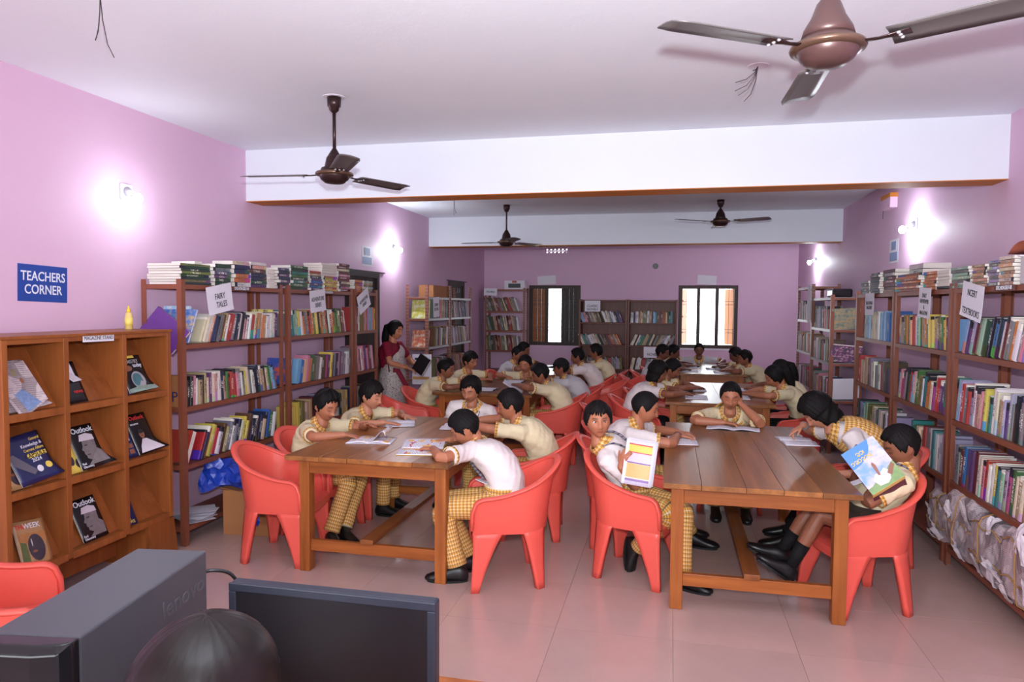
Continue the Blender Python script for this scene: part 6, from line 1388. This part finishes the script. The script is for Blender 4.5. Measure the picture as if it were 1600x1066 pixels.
# ---- armchairs
CH = [
 (-2.53, 4.20, 6, 'empty coral armchair by the left table corner and the brown carton'),
 (-2.55, 4.73, -8, 'coral armchair under the smiling boy'), (-2.50, 5.27, 0, 'coral armchair under the boy reading flat-handed'),
 (-1.715, 6.03, -91, 'coral armchair under the boy with the striped tie'), (-.96, 4.18, 199, 'coral armchair under the bent boy in white'),
 (-.96, 5.06, 186, 'coral armchair under the boy stretching his arm'), (-.20, 4.44, -15, 'coral armchair under the boy looking at the camera'),
 (-.32, 5.0, 0, 'coral armchair under the sturdy boy with a wristband'), (-.36, 5.62, 2, 'empty coral armchair at the far corner of the right table'),
 (.50, 6.14, -90, 'coral armchair under the child resting its head'), (1.37, 5.12, 182, 'coral armchair under the girl with hair clips'),
 (1.09, 4.30, 195, 'coral armchair under the boy with the blue picture book'),
 (-2.76, 6.93, 8, 'empty coral armchair between the woman and the second left table'), (-2.66, 7.52, 0, 'coral armchair under the boy with folded arms'),
 (-2.57, 8.42, -10, 'coral armchair under the boy wearing glasses'), (-1.84, 9.05, -90, 'coral armchair at the head of the second left table'),
 (-1.17, 7.50, 186, 'coral armchair under the boy lifting a sheet'), (-1.07, 8.30, 182, 'coral armchair under the boy in the cap'),
 (-2.62, 9.25, 5, 'empty coral armchair on the wall side of the third left table'), (-2.29, 9.84, -10, 'coral armchair under the child leaning forward'),
 (-1.03, 9.70, 182, 'coral armchair under the white-shirted boy with back turned'), (-.91, 10.32, 182, 'coral armchair under the child in cream at the far end'),
 (-.82, 9.10, 190, 'first empty coral armchair in the aisle by the third left table'), (-.62, 9.55, 196, 'second empty coral armchair in the aisle by the third left table'),
 (-.31, 7.48, 0, 'coral armchair under the girl with bobbed hair'), (-.19, 8.12, 0, 'coral armchair under the child leaning in'), (-.52, 6.75, 6, 'empty coral armchair before the girl with bobbed hair'),
 (-.36, 9.75, 4, 'empty coral armchair before the grey-shirted girl'), (1.29, 7.60, 182, 'coral armchair under the girl with the pink flower'),
 (1.37, 8.22, 180, 'coral armchair under the hidden girl'), (-.25, 10.48, 0, 'coral armchair under the grey-shirted girl'), (-.13, 11.1, 0, 'coral armchair beside the grey-shirted girl'),
 (.50, 12.17, -90, 'coral armchair before the open window'), (1.17, 10.97, 182, 'coral armchair under the child writing'), (1.25, 10.40, 182, 'coral armchair under the broad-backed boy'),
 (-2.60, 2.14, 40, 'coral armchair between the magazine stand and the computer tower'),
]
for c in CH: chair(*c)

# ---- books and papers on the tables
def text_page(name, seed, warm=False, blocks=True):
    t = NT(name); uv = t.n('ShaderNodeUVMap'); sp = t.n('ShaderNodeSeparateXYZ'); t.l(uv.outputs[0], sp.inputs[0]); u, v = sp.outputs[0], sp.outputs[1]
    ln = t.math('GREATER_THAN', t.math('FRACT', t.math('MULTIPLY', v, 26.0)), .55); n = t.noise(uv.outputs[0], 30+seed, 1); ink = t.math('MULTIPLY', ln, t.math('GREATER_THAN', n, .42))
    mar = t.math('MULTIPLY', t.math('LESS_THAN', t.math('ABSOLUTE', t.math('SUBTRACT', t.math('FRACT', t.math('MULTIPLY', u, 2.0)), .5)), .40), t.math('LESS_THAN', t.math('ABSOLUTE', t.math('SUBTRACT', v, .5)), .42))
    c = t.mix(t.math('MULTIPLY', t.math('MULTIPLY', ink, mar), .45), srgb(232, 228, 238), srgb(110, 104, 120))
    if warm:
        b = t.noise(uv.outputs[0], 3.2+seed*.3, 1); c = t.mix(t.math('MULTIPLY', t.math('GREATER_THAN', b, .56), mar), c, srgb(232, 178, 90)); b2 = t.noise(uv.outputs[0], 5.0+seed, 1); c = t.mix(t.math('MULTIPLY', t.math('GREATER_THAN', b2, .63), mar), c, srgb(196, 90, 110))
    t.base(c); t.rough(.6); return t.done()
PG = [text_page('printed_pages', 1), text_page('printed_pages_colour', 2, True), text_page('written_pages', 5)]
def open_book(x, y, z, ang, wd, h, label, mat, lift=0.0, turn=False, cover=None, name='open_book', cat='book', grp='open books on the tables'):
    """two leaves meeting in a shallow gutter; wd: whole width, h: leaf height; ang: direction (degrees) of the top of the page"""
    t = thing(name, label, cat, (x, y, z), math.radians(ang-90), grp)
    for sd in (-1, 1):
        m = MB(); P = []
        for i in range(9):
            u = i/8; P.append([(sd*wd/2*u, (j/4-.5)*h, .004+.012*math.sin(PI*min(1, u*1.15))*(1-.4*u)+lift*(u**2 if sd > 0 else 0)) for j in range(5)])
        m.grid(P if sd > 0 else P[::-1]); o = m.build('page', mat, t, True); o.modifiers.new('t', 'SOLIDIFY').thickness = .003
        uvl = o.data.uv_layers[0].data
        for l in uvl: l.uv = (l.uv[0]*.5+(.5 if sd > 0 else 0), l.uv[1])
    m = MB(); m.b2((-wd/2-.003, -h/2-.003, 0), (wd/2+.003, h/2+.003, .002)); m.build('cover', cover or M_BLUEPAPER, t)
    if turn:
        m = MB(); P = []
        for i in range(11):
            a = 2.5*i/10; P.append([(.02+.115*wd/.36*(1.0*math.sin(a*.62)), (j/6-.5)*h+.012*a*(j/6), .008+.075*math.sin(a)*1.0) for j in range(7)])
        m.grid(P); o = m.build('turning_page', PG[1], t, True); o.modifiers.new('t', 'SOLIDIFY').thickness = .001
    return t
open_book(-1.98, 4.42, .757, 100, .30, .22, 'colourful open book with a curling page under the smiling boy', PG[1], turn=True, cover=M_WHITE)
open_book(-2.05, 5.12, .757, 20, .30, .22, 'open exercise book under the boy reading flat-handed', PG[2], cover=M_INK)
open_book(-1.55, 4.24, .757, 192, .38, .27, 'open magazine read by the bent boy in white', PG[1], lift=.03, cover=M_MYEL)
open_book(-1.58, 5.10, .757, 185, .30, .21, 'open book under the stretched arm on the left table', PG[0], cover=M_INK)
open_book(.10, 5.10, .732, 5, .34, .19, 'open book with grey pages beside the wristband', PG[0], cover=plain('brown_cover', srgb(140, 90, 60), .5))
open_book(.50, 5.70, .732, -96, .40, .17, 'open book below the child resting its head', PG[2], cover=M_INK)
open_book(.90, 5.28, .732, 186, .32, .22, 'open exercise book under the pointing finger', PG[2], cover=M_WHITE)
open_book(-1.98, 7.50, .752, 0, .3, .2, 'open book by the folded arms at the second left table', PG[2], cover=M_INK)
open_book(-1.85, 8.35, .752, 180, .3, .21, 'open book before the head of the second left table', PG[0], cover=M_INK)
o = open_book(-1.66, 7.42, .80, 190, .34, .24, 'white sheet held up by the boy at the second left table', PG[2], cover=M_WHITE); o.rotation_euler = (.55, 0, o.rotation_euler[2])
open_book(.28, 7.45, .752, 0, .32, .22, 'open book before the girl with bobbed hair', PG[0], cover=M_WHITE)
open_book(.30, 8.12, .752, 0, .32, .22, 'open book before the child leaning in', PG[2], cover=M_INK)
open_book(.70, 7.55, .752, 180, .32, .22, 'open book before the girl with the pink flower', PG[0], cover=M_WHITE)
open_book(.78, 8.25, .752, 180, .32, .22, 'open book before the hidden girl', PG[2], cover=M_WHITE)
open_book(.30, 10.45, .752, 0, .32, .22, 'open book before the grey-shirted girl', PG[0], cover=M_WHITE)
open_book(.35, 11.08, .752, 0, .32, .22, 'open book beside the grey-shirted girl', PG[0], cover=M_WHITE)
open_book(.66, 10.92, .752, 180, .32, .22, 'open book before the child writing', PG[0], cover=M_INK)
open_book(.74, 10.38, .752, 180, .32, .22, 'open book before the broad-backed boy', PG[2], cover=M_WHITE)
for k, (x, y) in enumerate(((.02, 7.95), (.82, 7.95))):
    b = MB().box((x+.1, y, .762), (.26, .16, .018), 0, Rz(.3)); tag(b.build('pencil_pouch', M_BLACK, None, bev=.006), 'dark pouch lying on the second right table near the %s' % ('leaning child' if k == 0 else 'hidden girl'), 'pouch')
# booklet in the hands of the boy looking at the camera
bk = thing('booklet', 'colour printed booklet held by the boy looking at the camera', 'book', (-.165, 4.20, .755)); Rb = Rz(.18) @ Rx(-.28) @ Ry(.16)
t = NT('booklet_print'); uv = t.n('ShaderNodeUVMap'); sp = t.n('ShaderNodeSeparateXYZ'); t.l(uv.outputs[0], sp.inputs[0]); v = sp.outputs[1]; inu = t.math('LESS_THAN', t.math('ABSOLUTE', t.math('SUBTRACT', sp.outputs[0], .5)), .40)
cc = t.ramp(v, [(0, srgb(214, 206, 226)), (.08, srgb(150, 120, 180)), (.13, srgb(232, 214, 190)), (.16, srgb(226, 176, 110)), (.45, srgb(224, 184, 130)), (.47, srgb(110, 90, 160)), (.50, srgb(232, 196, 210)), (.68, srgb(226, 190, 206)), (.70, srgb(206, 70, 80)), (.725, srgb(238, 196, 84)), (.86, srgb(240, 200, 90)), (.88, srgb(206, 70, 80)), (.91, srgb(226, 222, 236))]); 
t.t.nodes[-1]
for nd in t.t.nodes:
    if nd.type == 'VALTORGB': nd.color_ramp.interpolation = 'CONSTANT'
nz = t.noise(uv.outputs[0], 60, 1); cc = t.mix(t.math('MULTIPLY', t.math('GREATER_THAN', nz, .58), .35), cc, srgb(110, 80, 90)); t.base(t.mix(inu, srgb(226, 222, 236), cc)); t.rough(.5); M_BKL = t.done()
for k, (a0, mt) in enumerate(((0, M_BKL), (.10, M_WHITE))):
    m = MB(); P = [[Rb @ Vector(((i/6-.5)*.178+.012*k, a0*.1*(1+.5*i/6)+.012*math.sin(PI*i/6), (j/6-.5)*.27+.008*k)) for j in range(7)] for i in range(7)]
    m.grid(P); m.build('cover' if k == 0 else 'inner_pages', mt, bk, True).modifiers.new('t', 'SOLIDIFY').thickness = .003
# blue picture book of the boy in shorts: front cover towards the camera
pb = thing('picture_book', 'open blue picture book with a green hill and open white book on its cover', 'book', (1.085, 4.08, .84))
ax_, ay_ = Vector((.80, .10, .56)).normalized(), Vector((-.56, .30, .74)); Rb = frame(ax_, ay_); wd, h = .196, .255
def pbp(name, pts, mat, e=.0, th=None):
    m = MB(); m.add([Rb @ Vector((x*wd/2, y*h/2, e)) for x, y in pts], [tuple(range(len(pts)))]); o = m.build(name, mat, pb)
    if th: o.modifiers.new('t', 'SOLIDIFY').thickness = th
    return o
t = NT('sky_print'); uv = t.n('ShaderNodeTexCoord'); n = t.noise(uv.outputs['Generated'], 4, 4); t.base(t.ramp(n, [(.35, srgb(120, 160, 226)), (.5, srgb(190, 190, 232)), (.62, srgb(226, 206, 236))])); t.rough(.3); M_SKYP = t.done()
pbp('front_cover', [(-1, -1), (1, -1), (1, 1), (-1, 1)], M_SKYP, 0, .003)
pbp('blue_panel', [(-1, 1), (-1, .2)]+[(-1+1.55*math.sin(a), 1-.80*math.cos(a)) for a in [.15*k for k in range(1, 10)]]+[(.62, 1)], plain('bright_blue_print', srgb(70, 130, 214), .3), .002)
pbp('hill', [(-1, -1), (1, -1), (1, -.22), (.6, -.35), (.2, -.52), (-.3, -.58), (-.7, -.72), (-1, -.74)], plain('green_hill_print', srgb(120, 150, 90), .4, var=.4, scale=30), .002)
pbp('white_leaves', [(-.35, -.85), (-.5, -.55), (-.2, -.35), (.05, -.42), (.35, -.30), (.55, -.5), (.35, -.8), (.1, -.9)], M_WHITE, .003)
pbp('arm_print', [(.02, -.5), (.12, -.05), (.05, .12), (-.06, .05), (-.1, -.45)], M_SKINP, .004); pbp('arm_print', [(.35, -.55), (.85, -.25), (.95, -.4), (.5, -.72)], M_SKINP, .004)
def glyph(cx, cy, r, tail, bar):        # one round-headed letter of the title: an open ring with its inner hook and tail
    m = MB(); pts = [(cx+r*math.cos(a), cy+r*math.sin(a)) for a in [2.9-5.2*k/12 for k in range(13)]]
    m.tube([Rb @ Vector((x, y, .005)) for x, y in pts], [(.0012, .0022)]*13, 6, up=Rb @ Vector((0, 0, 1)))
    if tail: m.tube([Rb @ Vector((x, y, .005)) for x, y in ((cx+r*.2, cy+r*.1), (cx-r*.2, cy-r*.3), (cx+r*.5, cy-r*.95), (cx+r*1.1, cy-r*1.3))], [(.0012, .002)]*4, 6, up=Rb @ Vector((0, 0, 1)))
    if bar: m.tube([Rb @ Vector((cx+r*1.5, cy+r, .005)), Rb @ Vector((cx+r*1.5, cy-r, .005))], [(.0012, .002)]*2, 6, up=Rb @ Vector((0, 0, 1)))
    m.build('letter', M_MYEL, pb)
for q in ((-.030, .083, .009, 1, 0), (-.008, .083, .009, 0, 1)): glyph(*q)
for k in range(6): glyph(-.082+.021*k, .052, .0085, k % 2, k in (1, 4))
M_PBK = plain('maroon_back_cover', srgb(92, 44, 60), .4); M_PBG = plain('gold_edge', srgb(230, 196, 110), .5)
m = MB(); P = [[Rb @ Vector(((j/6-.5)*wd, -h/2-.002-.016*k, -.004-.05*k)) for j in range(7)] for k in (0, .35, 1)]; m.grid(P); m.build('page_block', M_PBG, pb).modifiers.new('t', 'SOLIDIFY').thickness = .002
m = MB(); m.add([Rb @ Vector(p) for p in ((-wd/2, -h/2-.012, -.045), (wd/2, -h/2-.012, -.045), (wd/2, -h/2-.045, -.10), (-wd/2, -h/2-.045, -.10))], [(0, 1, 2, 3)]); m.build('back_cover', M_PBK, pb).modifiers.new('t', 'SOLIDIFY').thickness = .003
# ------------------------------------------------------------------ lettering becomes plain mesh
bpy.context.view_layer.update(); dg = bpy.context.evaluated_depsgraph_get()
for o in [x for x in scene.objects if x.type == 'FONT']:
    me = bpy.data.meshes.new_from_object(o.evaluated_get(dg)); n = bpy.data.objects.new('lettering_tmp', me); COL.objects.link(n)
    nm = o.name; par = o.parent; mb = o.matrix_basis.copy(); bpy.data.objects.remove(o); n.name = nm; n.parent = par; n.matrix_basis = mb
